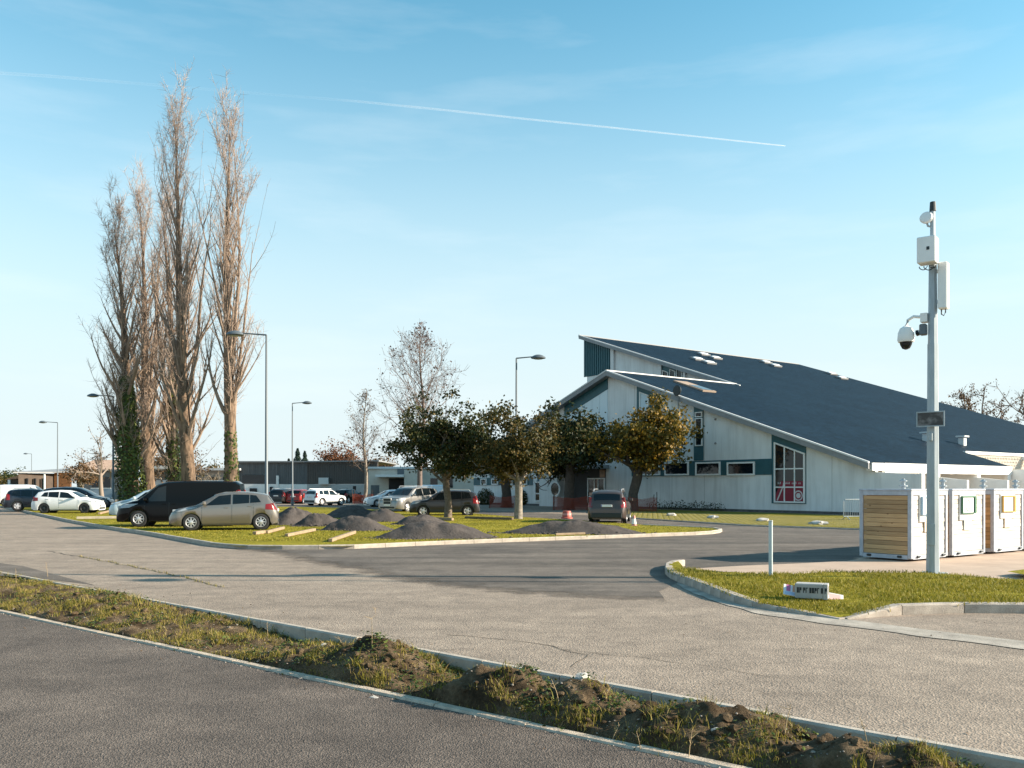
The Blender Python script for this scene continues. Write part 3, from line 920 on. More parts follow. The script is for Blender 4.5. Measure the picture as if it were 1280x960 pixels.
# fallen leaves blown over the hard surfaces
mbl = MB()
for _ in range(260):
    if R.random() < .45: p = vp(R.uniform(-4, 15), R.uniform(-.35, .02)); z = PZ + .006
    elif R.random() < .6: p = vp(R.uniform(-4, 15), R.uniform(1.06, 1.5)); z = .006
    else: p = at(R.uniform(850, 1280), R.uniform(762, 800)); z = .012
    leaf_quad(mbl, Vector((p.x, p.y, z + .004)), Vector((R.gauss(0, .2), R.gauss(0, .2), 1)), R.uniform(.015, .04), .6)
fl_ = mbl.build("fallen_leaves", M_leaf_brown, fix=False); tag(fl_, 'fallen brown leaves along the kerbs', kind='stuff')
# larger stones, one by one
rocks = [rock_mesh("verge_stone", M_stone, 1.7 * k) for k in range(4)]
ROCKS = [(728, 874, .055, 'longest pale flat stone lying on the mound below the kerb'),
         (612, 850, .035, 'pale stone near the kerb on the second soil mound'),
         (588, 838, .03, 'white stone poking from soil where the mounds meet'),
         (470, 858, .05, 'buff flat stone at the foot of the first soil mound'),
         (345, 827, .04, 'pale stone beside the path edging, right of the gravel'),
         (690, 899, .026, 'round white stone among grass below the third mound'),
         (283, 822, .035, 'grey stone by the gravel patch along the edging'),
         (545, 851, .022, 'small pale stone in the dip between soil mounds'),
         (895, 920, .035, 'upright pale stone on the far right mound'),
         (1040, 915, .024, 'pale stone tucked under the kerb among the weeds'),
         (1215, 945, .045, 'large pale stone against the kerb at the frame edge'),
         (404, 816, .04, 'pale stone on top of the shaded weedy bank')]
for i, (px, py, s, lab) in enumerate(ROCKS):
    p = at(px, py, PZ + .1)
    o = link("verge_stone", rocks[i % 4]); o.location = (p.x, p.y, verge_z(p.x, p.y) + s * .25)
    o.scale = (s * 1.35, s, s); o.rotation_euler = (R.uniform(-.3, .3), R.uniform(-.3, .3), R.uniform(0, 6))
    tag(o, lab, 'stone', 'pale stones lying in the verge')

# ------------------------------------------------------------------ spoil heaps on the lawn
def heap(px0, px1, pyb, pyt, label, rot=0.0, seed=0, depthk=0.8, skew=0.0):
    base = at((px0 + px1) / 2, pyb, 0.085)
    s = F / base.y
    w = (px1 - px0) / s / 2
    # the near foot is at pyb; move the centre back by the heap's own half depth
    d = w * depthk
    cx, cy = base.x * (base.y + d * .8) / base.y, base.y + d * .8
    h = zat(pyt, cy) - 0.085
    w = w * (cy / base.y)
    mb = MB(); nr, na = 18, 48
    mb.v.append((skew * w, 0, h))
    for i in range(1, nr + 1):
        r = i / nr
        for j in range(na):
            a = 2 * pi * j / na
            wob = 1 + .10 * sin(2 * a + seed) + .06 * sin(3 * a + 2 * seed) + .03 * sin(7 * a + seed)
            rr = r * wob
            x, y = cos(a) * rr * w, sin(a) * rr * d
            prof = (1 - r ** 2.0) ** 1.35
            z = h * prof
            q = Vector((x * 2.2 + seed, y * 2.2, seed))
            z += (mnoise.noise(q) * .13 + mnoise.noise(q * 2.7) * .07 + mnoise.noise(q * 7) * .035) * min(1, h * 1.3) * (1 - r) ** .5
            # rain gullies run down the slopes
            z += .025 * h * mnoise.noise(Vector((cos(a) * 9, sin(a) * 9, seed + r))) * r * (1 - r) * 4
            x += skew * w * (1 - r)
            mb.v.append((x, y, max(z, -.05)))
    for j in range(na): mb.f.append((0, 1 + j, 1 + (j + 1) % na)); mb.m.append(0)
    for i in range(nr - 1):
        for j in range(na):
            a = 1 + i * na + j; b = 1 + i * na + (j + 1) % na
            mb.f.append((a, a + na, b + na, b)); mb.m.append(0)
    o = mb.build("spoil_heap", M_spoil, smooth=70, loc=(cx, cy, 0.08))
    o.rotation_euler = (0, 0, rot)
    tag(o, label, 'soil heap', 'heaps of dark spoil on the lawn')
heap(470, 614, 674, 651, 'largest heap, low and wide, nearest the white kerb', 0, 1.3, .62, -.02)
heap(405, 491, 663.5, 645, 'pointed heap just left of the largest heap', 0, 2.1, .7, -.15)
heap(398, 478, 647, 631.5, 'rearmost heap, in front of the white SUV', 0, 3.7, .8, .1)
heap(440, 518, 652, 637, 'heap in front of the silver SUV nose', 0, 4.4, .8, 0)
heap(490, 565, 656, 643.5, 'dark heap showing behind the largest heap', 0, 5.9, .6, -.1)
heap(330, 405, 656, 635, 'heap beside the tail of the silver hatchback', 0, 6.6, .9, 0)
heap(368, 432, 658, 641, 'long heap between hatchback tail and pointed heap', 0, 7.3, .7, -.1)
heap(632, 805, 668, 650.5, 'long flat heap below the rear of the parked grey SUV', 0, 8.8, .42, -.05)

mbc = MB()
for o in [o for o in bpy.data.objects if o.name.startswith("spoil_heap")]:
    xs = [v.co for v in o.data.vertices[-48:]]
    for _ in range(130):
        v = R.choice(xs); f = R.uniform(.8, 1.18); sz = R.uniform(.02, .07)
        M = Matrix.Translation((o.location.x + v.x * f, o.location.y + v.y * f, .09 + (.12 * max(0, 1 - f) * 3))) @ Matrix.Rotation(R.uniform(0, 6), 4, 'Z') @ Matrix.Diagonal((sz * R.uniform(.8, 1.4), sz, sz * .8, 1))
        mbc.add([M @ q for q in ivs], ifs)
sc_ = mbc.build("spoil_crumbs", M_spoil, fix=False); tag(sc_, 'crumbs of dark spoil fallen round the heaps', kind='stuff')
# ------------------------------------------------------------------ timber beams on the lawn
def beam(pa, pb, z, th, label, m=M_beam):
    a, b = at(*pa, z), at(*pb, z); d = b - a
    mb = MB(); mb.cbox((0, -th / 2, 0), (d.length, th / 2, th * .8), 0.012)
    o = mb.build("timber_beam", m, loc=(a.x, a.y, z)); o.rotation_euler = (0, radians(-.4), atan2(d.y, d.x))
    tag(o, label, 'wooden beam', 'timber wheel stops lying on the lawn')
beam((358, 671), (393, 664.5), .085, .125, 'wheel stop beam lying left of the pale beam')
beam((413, 677.5), (443, 668), .085, .125, 'pale wheel stop beam nearest the kerb')
beam((333, 667), (354, 662), .085, .125, 'short beam behind the rear wheel of the hatchback')
beam((694, 669.5), (731, 668.5), .085, .10, 'flat pale board before the long flat heap')
beam((582, 648), (641, 650.5), .085, .14, 'long dark beam left of the foot of the pale trunk', mat("old_beam", (.16, .11, .06), .9, var=.2, scale=5))
beam((318, 668.5), (330, 667), .085, .14, 'beam end beside the hatchback rear wheel')
beam((124, 643), (146, 638.5), .085, .14, 'beam before the dark people carrier')
beam((96, 649), (158, 648.5), .085, .16, 'long pale beam right of the white hatchback', mat("pale_beam", (.52, .44, .33), .9, var=.15, scale=5))
beam((540, 650), (566, 651), .085, .16, 'beam by the foot of the first leafy tree')

# ------------------------------------------------------------------ the hall
FA = at(765, HZ + 26.6)                     # foot of the facade under the gable
s_a = 15.26
FA = Vector((125 / s_a, F / s_a, 0))
HALL_ROT = radians(-54)
TAN = 0.342
ZA = CH + (HZ - 464.0) / s_a
def fac(px, py, v=0.0, zfix=None):
    """photo pixel -> (u, z) on the vertical plane v of the hall"""
    dx, dy = (px - 640) / F, 1.0
    t = (FA.dot(BX) + v) / (dx * BX.x + dy * BX.y)
    P = Vector((dx * t, dy * t, 0))
    return (P - FA).dot(AX), CH + (HZ - py) / F * t
def roofpt(px, py):
    """photo pixel -> (u, v) on the right roof slope"""
    d = Vector(((px - 640) / F, 1.0, (HZ - py) / F))
    # z = ZA - TAN * u
    du = d.dot(AX)
    t = (ZA + TAN * FA.dot(AX) - CH) / (d.z + TAN * du)
    P = d * t
    return (P - FA).dot(AX), (P - FA).dot(BX)

hall = empty("sports_hall", (FA.x, FA.y, 0), HALL_ROT, 'white sports hall with long dark slate-blue mono-pitch roof and teal panels', 'building')
UL, UR, UF = -20.5, 23.2, 26.2
def roof_z(u): return ZA - TAN * abs(u)
def wall_top(u): return roof_z(u) - 0.28

# facade
mb = MB()
prof = [(UL, 0.0), (UF, 0.0), (UF, 2.45), (UR + .2, 2.62), (UR + .2, roof_z(UR) - .28), (0, wall_top(0)), (UL, wall_top(UL))]
mb.prism(prof, 'y', 0.0, 0.30)
mb.build("facade_wall", M_white, hall)
mb = MB(); mb.box((UL, -.12, 0.0), (UF - .5, -.002, .16))
mb.build("wall_plinth", mat("plinth", (.10, .095, .09), .95, var=.3, scale=4), hall)  # dark strip standing for the shaded gravel along the wall foot
mb = MB(); mb.prism([(-21.6, 2.0), (9.2, 2.0), (9.2, ZA - TAN * 9.2 - .3), (-21.6, ZA + TAN * 21.6 - .3)], 'y', 16.0, 16.3)
mb.build("upper_wall", M_white, hall)
# far walls so that the volume is closed
mb = MB(); mb.box((-21.6, 16.3, 0), (-21.3, 55, ZA + TAN * 21.4 - .35)); mb.build("side_wall", M_white, hall)
mb = MB(); mb.prism([(-21.6, 0), (19.4, 0), (19.4, ZA - TAN * 19.4 - .3), (-21.6, ZA + TAN * 21.6 - .3)], 'y', 54.4, 54.7); mb.build("end_wall", M_white, hall)
mb = MB(); mb.box((19.1, .31, 0), (19.4, 54.3, ZA - TAN * 19.4 - .32)); mb.build("eave_wall", M_beige, hall)
mb = MB(); mb.box((UL + .01, .31, 0), (UL + .3, 16, wall_top(UL) - .05)); mb.build("side_wall", M_white, hall)

# roof slabs
def roof_mat():
    m, nt, b = new_mat("slate_blue_roof")
    N, L = nt.nodes, nt.links
    t = N.new("ShaderNodeTexCoord")
    n1 = N.new("ShaderNodeTexNoise"); n1.inputs["Scale"].default_value = .22; n1.inputs["Detail"].default_value = 7
    L.new(t.outputs["Object"], n1.inputs["Vector"])
    r = N.new("ShaderNodeValToRGB")
    r.color_ramp.elements[0].position = .3; r.color_ramp.elements[0].color = (.0050, .0140, .026, 1)
    r.color_ramp.elements[1].position = .7; r.color_ramp.elements[1].color = (.0074, .0195, .034, 1)
    L.new(n1.outputs[0], r.inputs[0])
    br = N.new("ShaderNodeTexBrick"); br.inputs["Scale"].default_value = 1.0
    br.inputs["Brick Width"].default_value = .42; br.inputs["Row Height"].default_value = .34
    br.inputs["Mortar Size"].default_value = .03; br.inputs["Color1"].default_value = (.62, .62, .62, 1)
    br.inputs["Color2"].default_value = (1.5, 1.5, 1.5, 1); br.inputs["Mortar"].default_value = (.35, .35, .35, 1)
    mp_ = N.new("ShaderNodeMapping"); mp_.inputs["Rotation"].default_value = (0, 0, radians(90))
    L.new(t.outputs["Object"], mp_.inputs[0]); L.new(mp_.outputs[0], br.inputs["Vector"])
    x = N.new("ShaderNodeMix"); x.data_type = 'RGBA'; x.blend_type = 'MULTIPLY'; x.inputs[0].default_value = .75
    L.new(r.outputs[0], x.inputs[6]); L.new(br.outputs[0], x.inputs[7]); L.new(x.outputs[2], b.inputs["Base Color"])
    b.inputs["Roughness"].default_value = .6; b.inputs["Specular IOR Level"].default_value = .06
    bp = N.new("ShaderNodeBump"); bp.inputs["Strength"].default_value = .5; bp.inputs["Distance"].default_value = .03
    L.new(br.outputs["Fac"], bp.inputs["Height"]); bp.invert = True; L.new(bp.outputs[0], b.inputs["Normal"])
    return m
M_roof = roof_mat()
def roof_slab(poly, th=.12, sgn=1):
    mb = MB(); n = len(poly)
    z = lambda u: ZA - TAN * u * sgn
    vs = [(u, v, z(u)) for u, v in poly] + [(u, v, z(u) - th) for u, v in poly]
    bm = bmesh.new()
    tv = [bm.verts.new(p) for p in vs[:n]]; bv = [bm.verts.new(p) for p in vs[n:]]
    ft = bm.faces.new(tv); fb = bm.faces.new(bv[::-1])
    for i in range(n):
        j = (i + 1) % n; bm.faces.new((tv[i], bv[i], bv[j], tv[j]))
    bmesh.ops.triangulate(bm, faces=[ft, fb]); bmesh.ops.recalc_face_normals(bm, faces=bm.faces[:])
    me = bpy.data.meshes.new("roof"); bm.to_mesh(me); bm.free(); me.materials.append(M_roof)
    return link("roof", me, hall)
UC, UE = -22.1, 23.35
V1, V2 = 15.3, 55.2
main_roof = roof_slab([(0.0, -.55), (UE, -.55), (UE, 17.2), (19.9, 17.2), (19.9, V2), (UC, V2), (UC, V1), (0.0, V1)])
roof_slab([(0.0, -.55), (0.0, V1 + .6), (-21.2, V1 + .6), (-21.2, -.55)], sgn=-1)

# rake boards: grey fascia with a pale drip edge on top
def rake(u0, u1, v, sgn=1, depth=.40):
    z = lambda u: ZA - TAN * u * sgn
    mb = MB(); mb.prism([(u0, z(u0) - depth), (u1, z(u1) - depth), (u1, z(u1) - .055), (u0, z(u0) - .055)], 'y', v - .10, v + .02)
    f = mb.build("rake_board", M_trim, hall)
    mb = MB(); mb.prism([(u0, z(u0) - .05), (u1, z(u1) - .05), (u1, z(u1) + .055), (u0, z(u0) + .055)], 'y', v - .13, v + .05)
    mb.build("drip_edge", M_trim_w, f)
    mb = MB(); mb.prism([(u0, z(u0) - depth + .02), (u1, z(u1) - depth + .02), (u1, z(u1) - depth + .06), (u0, z(u0) - depth + .06)], 'y', v + .025, v + .56)
    mb.build("soffit", M_trim, f)
rake(0.005, UE, -.57)
rake(-21.2, -0.005, -.57, -1)
rake(UC, 0.6, V1 - .02)
# ridge flashing
mb = MB(); mb.box((-.10, -.66, ZA - .06), (.08, V1 + .1, ZA + .06))
mb.build("ridge_flashing", M_trim_w, hall)
mb = MB(); mb.box((UC - .06, V1 - .1, ZA - TAN * UC - .22), (UC + .10, V2, ZA - TAN * UC + .05)); mb.build("ridge_cap", M_trim, hall)

# --- openings on the facade, all standing proud of the wall
def slope_poly(px0, px1, py_bot, gap=.36, v=0.0, sgn=1, bot_flat=True):
    u0, zb0 = fac(px0, py_bot, v); u1, zb1 = fac(px1, py_bot, v)
    zb = (zb0 + zb1) / 2
    z = lambda u: ZA - TAN * u * sgn - gap
    return [(u0, zb), (u1, zb), (u1, z(u1)), (u0, z(u0))]
def panel(name, poly, m, v0, v1, parent=hall):
    mb = MB(); mb.prism(poly, 'y', v0, v1); return mb.build(name, m, parent)
def rect(px0, px1, py0, py1, v=0.0):
    xm = (px0 + px1) / 2
    u0, _ = fac(px0, py1, v); u1, _ = fac(px1, py1, v)
    _, z0 = fac(xm, py1, v); _, z1 = fac(xm, py0, v)
    return [(u0, z0), (u1, z0), (u1, z1), (u0, z1)]
def window(poly, v, fr=.10, mull_u=(), mull_z=(), name="window", m_frame=None, glass=M_glass):
    """frame, panes and sill built as real pieces; poly may have a sloping head"""
    m_frame = m_frame or M_white2
    (u0, z0), (u1, _), (_, zr), (_, zl) = poly
    top = lambda u: zl + (zr - zl) * (u - u0) / (u1 - u0)
    w = panel(name, [(u0 + .02, z0 + .02), (u1 - .02, z0 + .02), (u1 - .02, top(u1) - .02), (u0 + .02, top(u0) - .02)], glass, v - .03, v - .012)
    mb = MB()
    for (a, b) in ((u0, u0 + fr), (u1 - fr, u1)):
        mb.prism([(a, z0), (b, z0), (b, top(b)), (a, top(a))], 'y', v - .10, v - .005)
    mb.prism([(u0 + fr, z0), (u1 - fr, z0), (u1 - fr, z0 + fr), (u0 + fr, z0 + fr)], 'y', v - .098, v - .005)
    mb.prism([(u0 + fr, top(u0 + fr) - fr), (u1 - fr, top(u1 - fr) - fr), (u1 - fr, top(u1 - fr)), (u0 + fr, top(u0 + fr))], 'y', v - .098, v - .005)
    mb.build("frame", m_frame, w)
    for u in mull_u:
        b = MB(); b.prism([(u - fr * .4, z0 + fr), (u + fr * .4, z0 + fr), (u + fr * .4, top(u) - fr), (u - fr * .4, top(u) - fr)], 'y', v - .088, v - .032); b.build("mullion", m_frame, w)
    for zz in mull_z:
        b = MB(); b.prism([(u0 + fr, zz - fr * .4), (u1 - fr, zz - fr * .4), (u1 - fr, zz + fr * .4), (u0 + fr, zz + fr * .4)], 'y', v - .082, v - .034); b.build("transom", m_frame, w)
    return w

# large banner window at the right with its teal head panel
panel("teal_panel", slope_poly(965, 1007.8, 629.5), M_teal, -.05, -.001)
ub0, _ = fac(968.8, 600); ub1, _ = fac(1007.3, 600)
_, zb = fac(988, 628.5)
def head(u): return ZA - TAN * u - .95
bw = window([(ub0, zb), (ub1, zb), (ub1, head(ub1)), (ub0, head(ub0))], -.05, .10,
            (lerp(ub0, ub1, .345), lerp(ub0, ub1, .675)), (fac(988, 609)[1], fac(988, 586)[1]))
# red banner behind the lower panes, with white strokes
_, zt_ = fac(988, 601.5)
ban = panel("banner", [(ub0 + .12, zb + .12), (ub1 - .12, zb + .12), (ub1 - .12, zt_), (ub0 + .55, zt_), (ub0 + .12, zt_ - .9)], mat("banner_red", (.24, .013, .032), .6), -.092, -.085)
mb = MB()
def stroke(mb, a, b, w, v0, v1):
    d = Vector((b[0] - a[0], b[1] - a[1])); n = Vector((-d.y, d.x)).normalized() * w / 2
    mb.prism([(a[0] - n.x, a[1] - n.y), (b[0] - n.x, b[1] - n.y), (b[0] + n.x, b[1] + n.y), (a[0] + n.x, a[1] + n.y)], 'y', v0, v1)
stroke(mb, (ub0 + .25, zb + .15), (ub0 + .82, zb + 1.30), .09, -.100, -.094)
stroke(mb, (ub0 + .60, zb + 1.02), (ub1 - .14, zb + 1.02), .05, -.100, -.094)
# the line of white lettering is too small to read in the photograph: short letter-high strokes
uu = ub0 + .30; zl = fac(988, 605.2)[1]
while uu < ub1 - .3:
    for _ in range(R.randint(3, 6)):
        h = R.choice((.10, .10, .15))
        mb.prism([(uu, zl), (uu + .035, zl), (uu + .035, zl + h), (uu, zl + h)], 'y', -.100, -.094)
        if R.random() < .6: mb.prism([(uu + .036, zl + .05), (uu + .07, zl + .05), (uu + .07, zl + .08), (uu + .036, zl + .08)], 'y', -.100, -.094)
        uu += .095
        if uu > ub1 - .3: break
    uu += .13
# round crest at the lower right
cx_, cz_ = ub1 - .50, zb + .48
for (r0, r1) in ((.26, .34), (.0, .17)):
    ring = []
    nn = 20
    for k in range(nn):
        a0, a1 = 2*pi*k/nn, 2*pi*(k+1)/nn
        if r0 > 0: mb.prism([(cx_ + r0*cos(a0), cz_ + r0*sin(a0)), (cx_ + r1*cos(a0), cz_ + r1*sin(a0)), (cx_ + r1*cos(a1), cz_ + r1*sin(a1)), (cx_ + r0*cos(a1), cz_ + r0*sin(a1))], 'y', -.100, -.094)
    if r0 == 0: mb.prism([(cx_ + r1*cos(2*pi*k/nn), cz_ + r1*sin(2*pi*k/nn)) for k in range(nn)], 'y', -.100, -.094)
mb.build("banner_print", mat("banner_white", (.62, .58, .56), .6), ban)

# window band
panel("teal_band", rect(790, 964.5, 576, 594.5), M_teal, -.05, -.001)
for (a, b) in ((910, 944.5), (870.5, 901.5), (832, 862), (797, 826)):
    window(rect(a, b, 577.5, 594.2), -.05, .11)
# slit of windows
panel("teal_panel", slope_poly(867.8, 879.6, 575.6), M_teal, -.051, -.001)
for (y0, y1) in ((515, 521.5), (522.6, 537), (538.2, 557.5)):
    window(rect(870, 879, y0, y1), -.051, .07)
# upper windows under the right rake
panel("teal_panel", slope_poly(796.5, 826, 515), M_teal, -.05, -.001)
uw0, _ = fac(800.5, 500); uw1, _ = fac(812, 500); _, zw = fac(806, 514)
window([(uw0, zw), (uw1, zw), (uw1, head(uw1) + .1), (uw0, head(uw0) + .1)], -.05, .08, glass=mat("pale_glass", (.45, .58, .64), .15))
# left gable: teal under the rake and pale translucent panels
def left_head(u): return ZA + TAN * u
ul0, _ = fac(706, 500); ul1, _ = fac(760, 500)
mb = MB(); mb.prism([(ul0, left_head(ul0) - 1.25), (ul1, left_head(ul1) - 1.25), (ul1, left_head(ul1) - .36), (ul0, left_head(ul0) - .36)], 'y', -.06, -.001)
mb.build("teal_panel", M_teal, hall)
M_poly = mat("translucent_panel", (.60, .70, .74), .3)
nP = 7
for k in range(nP):
    a, b = lerp(ul0 - 1.2, ul1, k / nP) + .02, lerp(ul0 - 1.2, ul1, (k + 1) / nP) - .02
    panel("light_panel", [(a, 5.2), (b, 5.2), (b, left_head(b) - 1.28), (a, left_head(a) - 1.28)], M_poly, -.04, -.001)
# vertical joints between the white wall panels
mb = MB()
for px in (793, 840, 880.5, 1040):
    u, _ = fac(px, 560)
    mb.box((u - .02, -.006, .17), (u + .02, -.001, wall_top(u) - .1))
tag(mb.build("wall_joint", mat("joint", (.48, .48, .46), .9), hall), kind='stuff')
for py in (524, 554):
    u, z = fac(894.5, py); mb = MB(); mb.lathe([(.09, 0), (.09, .05), (.05, .10)], 10, M=Matrix.Translation((u, 0, z)) @ Matrix.Rotation(radians(90), 4, 'X'))
    mb.build("wall_anchor", M_trim, hall)
# floodlight on a bracket
u, z = fac(856.5, 489)
fl = MB(); fl.tube([(u, -.75, fac(856, 522)[1]), (u, -.75, z + .25)], .045, 8); fl.box((u - .03, -.75, fac(856, 519)[1] - .03), (u + .03, .0, fac(856, 519)[1] + .03)); fl.box((u - .03, -.74, fac(856, 508)[1] - .03), (u + .03, .0, fac(856, 508)[1] + .03))
flo = fl.build("floodlight_pole", M_trim, hall)
fl = MB(); fl.lathe([(.12, -.10), (.36, 0), (.40, .10), (.36, .14)], 18, M=Matrix.Translation((u, -.80, z)) @ Matrix.Rotation(radians(90), 4, 'X'))
fl.build("floodlight_head", M_black, flo, smooth=40)

# entrance: shade of the porch recess as a flat dark panel, double door, lintel, round window and small door
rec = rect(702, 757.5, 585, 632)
panel("porch_recess_shade", rec, mat("porch_dark", (.05, .048, .046), .9), -.03, -.001)
dr = rect(735.5, 757.0, 597.5, 629)
dw = window(dr, -.035, .10, (lerp(dr[0][0], dr[1][0], .40), lerp(dr[0][0], dr[1][0], .62)), (dr[0][1] + .9 * 0 + .55,), name="glazed_door")
panel("canopy_slab", rect(698, 762, 582, 586.5), M_trim, -1.6, -.04)
panel("transom_window", rect(750, 757, 587, 597), mat("warm_glass", (.20, .10, .04), .2), -.05, -.031)
# arched wall with the round window
ra = rect(684, 706.5, 590, 632)
arch = [(ra[0][0], 0), (ra[1][0], 0)]
cu = (ra[0][0] + ra[1][0]) / 2; ru = (ra[1][0] - ra[0][0]) / 2
ztop = fac(695, 587)[1]
for k in range(13): arch.append((cu + ru * cos(pi * k / 12), ztop - ru * .8 + ru * .8 * sin(pi * k / 12)))
panel("arched_wall", arch, M_white, -.9, -.002)
cu, cz = fac(694.5, 611.5, -.9); ru = abs(fac(700, 611, -.9)[0] - fac(689, 611, -.9)[0]) / 2
mb = MB(); mb.lathe([(ru * 1.15, 0), (ru * 1.15, .10), (ru * .92, .10), (ru * .92, .03)], 28, M=Matrix.Translation((cu, -.902, cz)) @ Matrix.Rotation(radians(90), 4, 'X'))
rw = mb.build("round_window", M_white2, hall, smooth=35)
mb = MB(); mb.lathe([(ru * .90, 0), (ru * .90, .05)], 28, M=Matrix.Translation((cu, -.902, cz)) @ Matrix.Rotation(radians(90), 4, 'X'))
mb.build("pane", M_glass, rw)
window(rect(669.5, 676.5, 602, 627), -.03, .12, (), (1.1,), name="glazed_door")
window(rect(677, 683, 604, 627), -.03, .07, name="door", m_frame=M_teal)
panel("teal_band", rect(592.5, 666, 597, 606.5), M_teal, -.05, -.001)
for (a, b) in ((602, 609.5), (615.5, 623.5), (634, 642), (652, 660)):
    window(rect(a, b, 598.2, 606), -.05, .10)
panel("teal_panel", rect(612.5, 617, 570, 597), M_teal, -.05, -.001)
panel("teal_panel", rect(672, 676, 582, 602), M_teal, -.05, -.001)

# upper wall: ribbed teal cladding, posts and windows on the plane v = 16
uc0, _ = fac(730, 450, 16); uc1, _ = fac(765, 450, 16); _, zc = fac(750, 468.5, 16)
mb = MB(); n = 26; ribs = []
for k in range(n + 1):
    u = lerp(uc0, uc1, k / n); ribs.append((u, -.10 if k % 2 else -.02))
for k in range(n):
    (a, da), (b, db) = ribs[k], ribs[k + 1]
    for (u0, u1, d) in ((a, b, da),):
        mb.box((u0, 16 + d, zc), (u1 + .001, 15.999, ZA - TAN * u1 - .40))
mb.build("ribbed_cladding", M_teal, hall)
panel("wall_post", [(uc1, 8), (uc1 + .5, 8), (uc1 + .5, ZA - TAN * (uc1 + .5) - .38), (uc1, ZA - TAN * uc1 - .38)], M_trim_w, 15.75, 15.998)
for (a, b, m) in ((823.5, 828, M_trim_w), (828.2, 855, M_teal), (855.2, 858, M_trim_w)):
    u0, _ = fac(a, 470, 16); u1, _ = fac(b, 470, 16)
    panel("wall_post" if m is M_trim_w else "teal_panel", [(u0, 9), (u1, 9), (u1, ZA - TAN * u1 - .38), (u0, ZA - TAN * u0 - .38)], m, 15.8 if m is M_trim_w else 15.94, 15.998)
for (a, b) in ((829, 836), (838, 845), (846.5, 853.5)):
    u0, _ = fac(a, 470, 16); u1, _ = fac(b, 470, 16); z1 = fac(840, 463.5, 16)[1]
    window([(u0, 9.5), (u1, 9.5), (u1, z1 - .1), (u0, z1 + .2)], 15.94, .07)

# skylights and vents standing on the slope
def on_roof(name, px, py):
    u, v = roofpt(px, py)
    o = bpy.data.objects.new(name, None); COL.objects.link(o); o.parent = hall
    o.location = (u, v, ZA - TAN * u); o.rotation_euler = (0, math.atan(TAN), 0)
    return o
M_dome = mat("skylight_dome", (.80, .82, .82), .25)
for (px, py) in ((871.5, 450), (886, 454.5), (879, 444), (894, 448.5), (957, 453.8), (969, 458), (1039, 468), (1052, 473.5)):
    k = on_roof("skylight", px, py)
    mb = MB(); mb.cbox((-.46, -.80, .0), (.46, .80, .22), .03); mb.build("kerb_frame", M_trim, k)
    bm_ = MB()
    for i in range(3):
        bm_.lathe([(.72 - .0, .0), (.66, .10), (.45, .19), (.0, .24)], 14, M=Matrix.Translation((0, 0, .215)) @ Matrix.Diagonal((.60, 1.05, .5, 1)))
        break
    bm_.build("dome", M_dome, k, smooth=40)
k = on_roof("roof_hatch", 868, 484)
mb = MB(); mb.box((-1.7, -.8, 0), (1.7, .8, .13)); mb.build("hatch_frame", mat("hatch_wood", (.32, .24, .18), .8), k)
mb = MB(); mb.box((-.1, -.6, .135), (1.5, .6, .16)); mb.build("hatch_pane", M_glass, k)
for (px, py) in ((1158, 551.5), (1203, 556)):
    k = on_roof("roof_vent", px, py); k.rotation_euler = (0, 0, 0)
    mb = MB(); mb.box((-.22, -.22, -.15), (.22, .22, .55)); mb.build("vent_stack", M_trim_w, k)
    mb = MB(); mb.box((-.36, -.36, .60), (.36, .36, .72)); mb.build("vent_cap", M_trim_w, k)

# eave canopy on the right: fascia, fins, posts and the lattice beyond
zE = ZA - TAN * UE
mb = MB(); mb.box((UE - .06, .9, zE - .62), (UE + .14, 17.2, zE - .02)); fb = mb.build("eave_fascia", M_white2, hall)
mb = MB(); mb.box((UE - .3, -.4, zE - .50), (UE + .11, .88, zE - .03)); mb.build("eave_corner", M_white2, hall)
# two faint signs on the fascia (their lettering cannot be read in the photograph)
M_sign = mat("sign_face", (.74, .80, .82), .5); M_signp = mat("sign_print", (.20, .42, .52), .5)
def eave_v(px):
    # v on the fascia plane u = UE
    dx = (px - 640) / F; d = Vector((dx, 1, 0))
    t = (FA.dot(AX) + UE + .14) / d.dot(AX) if abs(d.dot(AX)) > 1e-6 else 1
    return (d * t - FA).dot(BX)
for (a, b) in ((1135, 1153), (1189, 1205.5)):
    v0, v1 = eave_v(a), eave_v(b)
    mb = MB(); mb.box((UE + .142, v0, zE - .50), (UE + .16, v1, zE - .10)); sg = mb.build("name_sign", M_sign, fb)
    mb = MB(); vv = v0 + .12
    for row in (zE - .22, zE - .42):
        vv = v0 + .15
        while vv < v1 - .2:
            w = R.uniform(.05, .12); mb.box((UE + .161, vv, row), (UE + .168, vv + w, row + .09)); vv += w + .04
    # print belongs to the sign; a sub-part level is used up, so it is joined to the sign mesh
    ob = mb.build("sign_print", M_signp, fb)
v0 = eave_v(1112)
mb = MB(); mb.box((UE + .142, v0 - .15, zE - .42), (UE + .155, v0 + .12, zE - .20)); mb.build("sign_print", mat("pale_green", (.45, .66, .62), .5), fb)
# fins between the bays
for (pxa, pyb_, drop) in ((1143, 588, .75), (1200, 601, .8), (1252, 603, .8)):
    pass
for v in (0.0, 6.6, 11.9):
    if v > 0:
        mb = MB(); mb.prism([(19.45, 0), (25.6, 0), (25.6, 2.15), (25.0, 2.20), (21.0, zE - .66 + .15), (19.45, zE - .66 + .15)], 'y', v, v + .22)
        mb.build("bay_wall", M_white2, hall)
    mb = MB(); mb.box((UE - .12, v + .35 + (.6 if v == 0 else 0), zE - .95), (UE + .12, v + .75 + (.6 if v == 0 else 0), zE - .63)); mb.build("beam_end", M_white2, hall)
mb = MB(); mb.box((UE - .12, 16.6, zE - 1.0), (UE + .12, 17.1, zE - .63)); mb.build("beam_end", M_white2, hall)
mb = MB(); mb.box((UF - .02, -.02, 0), (UF + .12, .34, 2.52)); mb.build("wall_end", M_white2, hall)
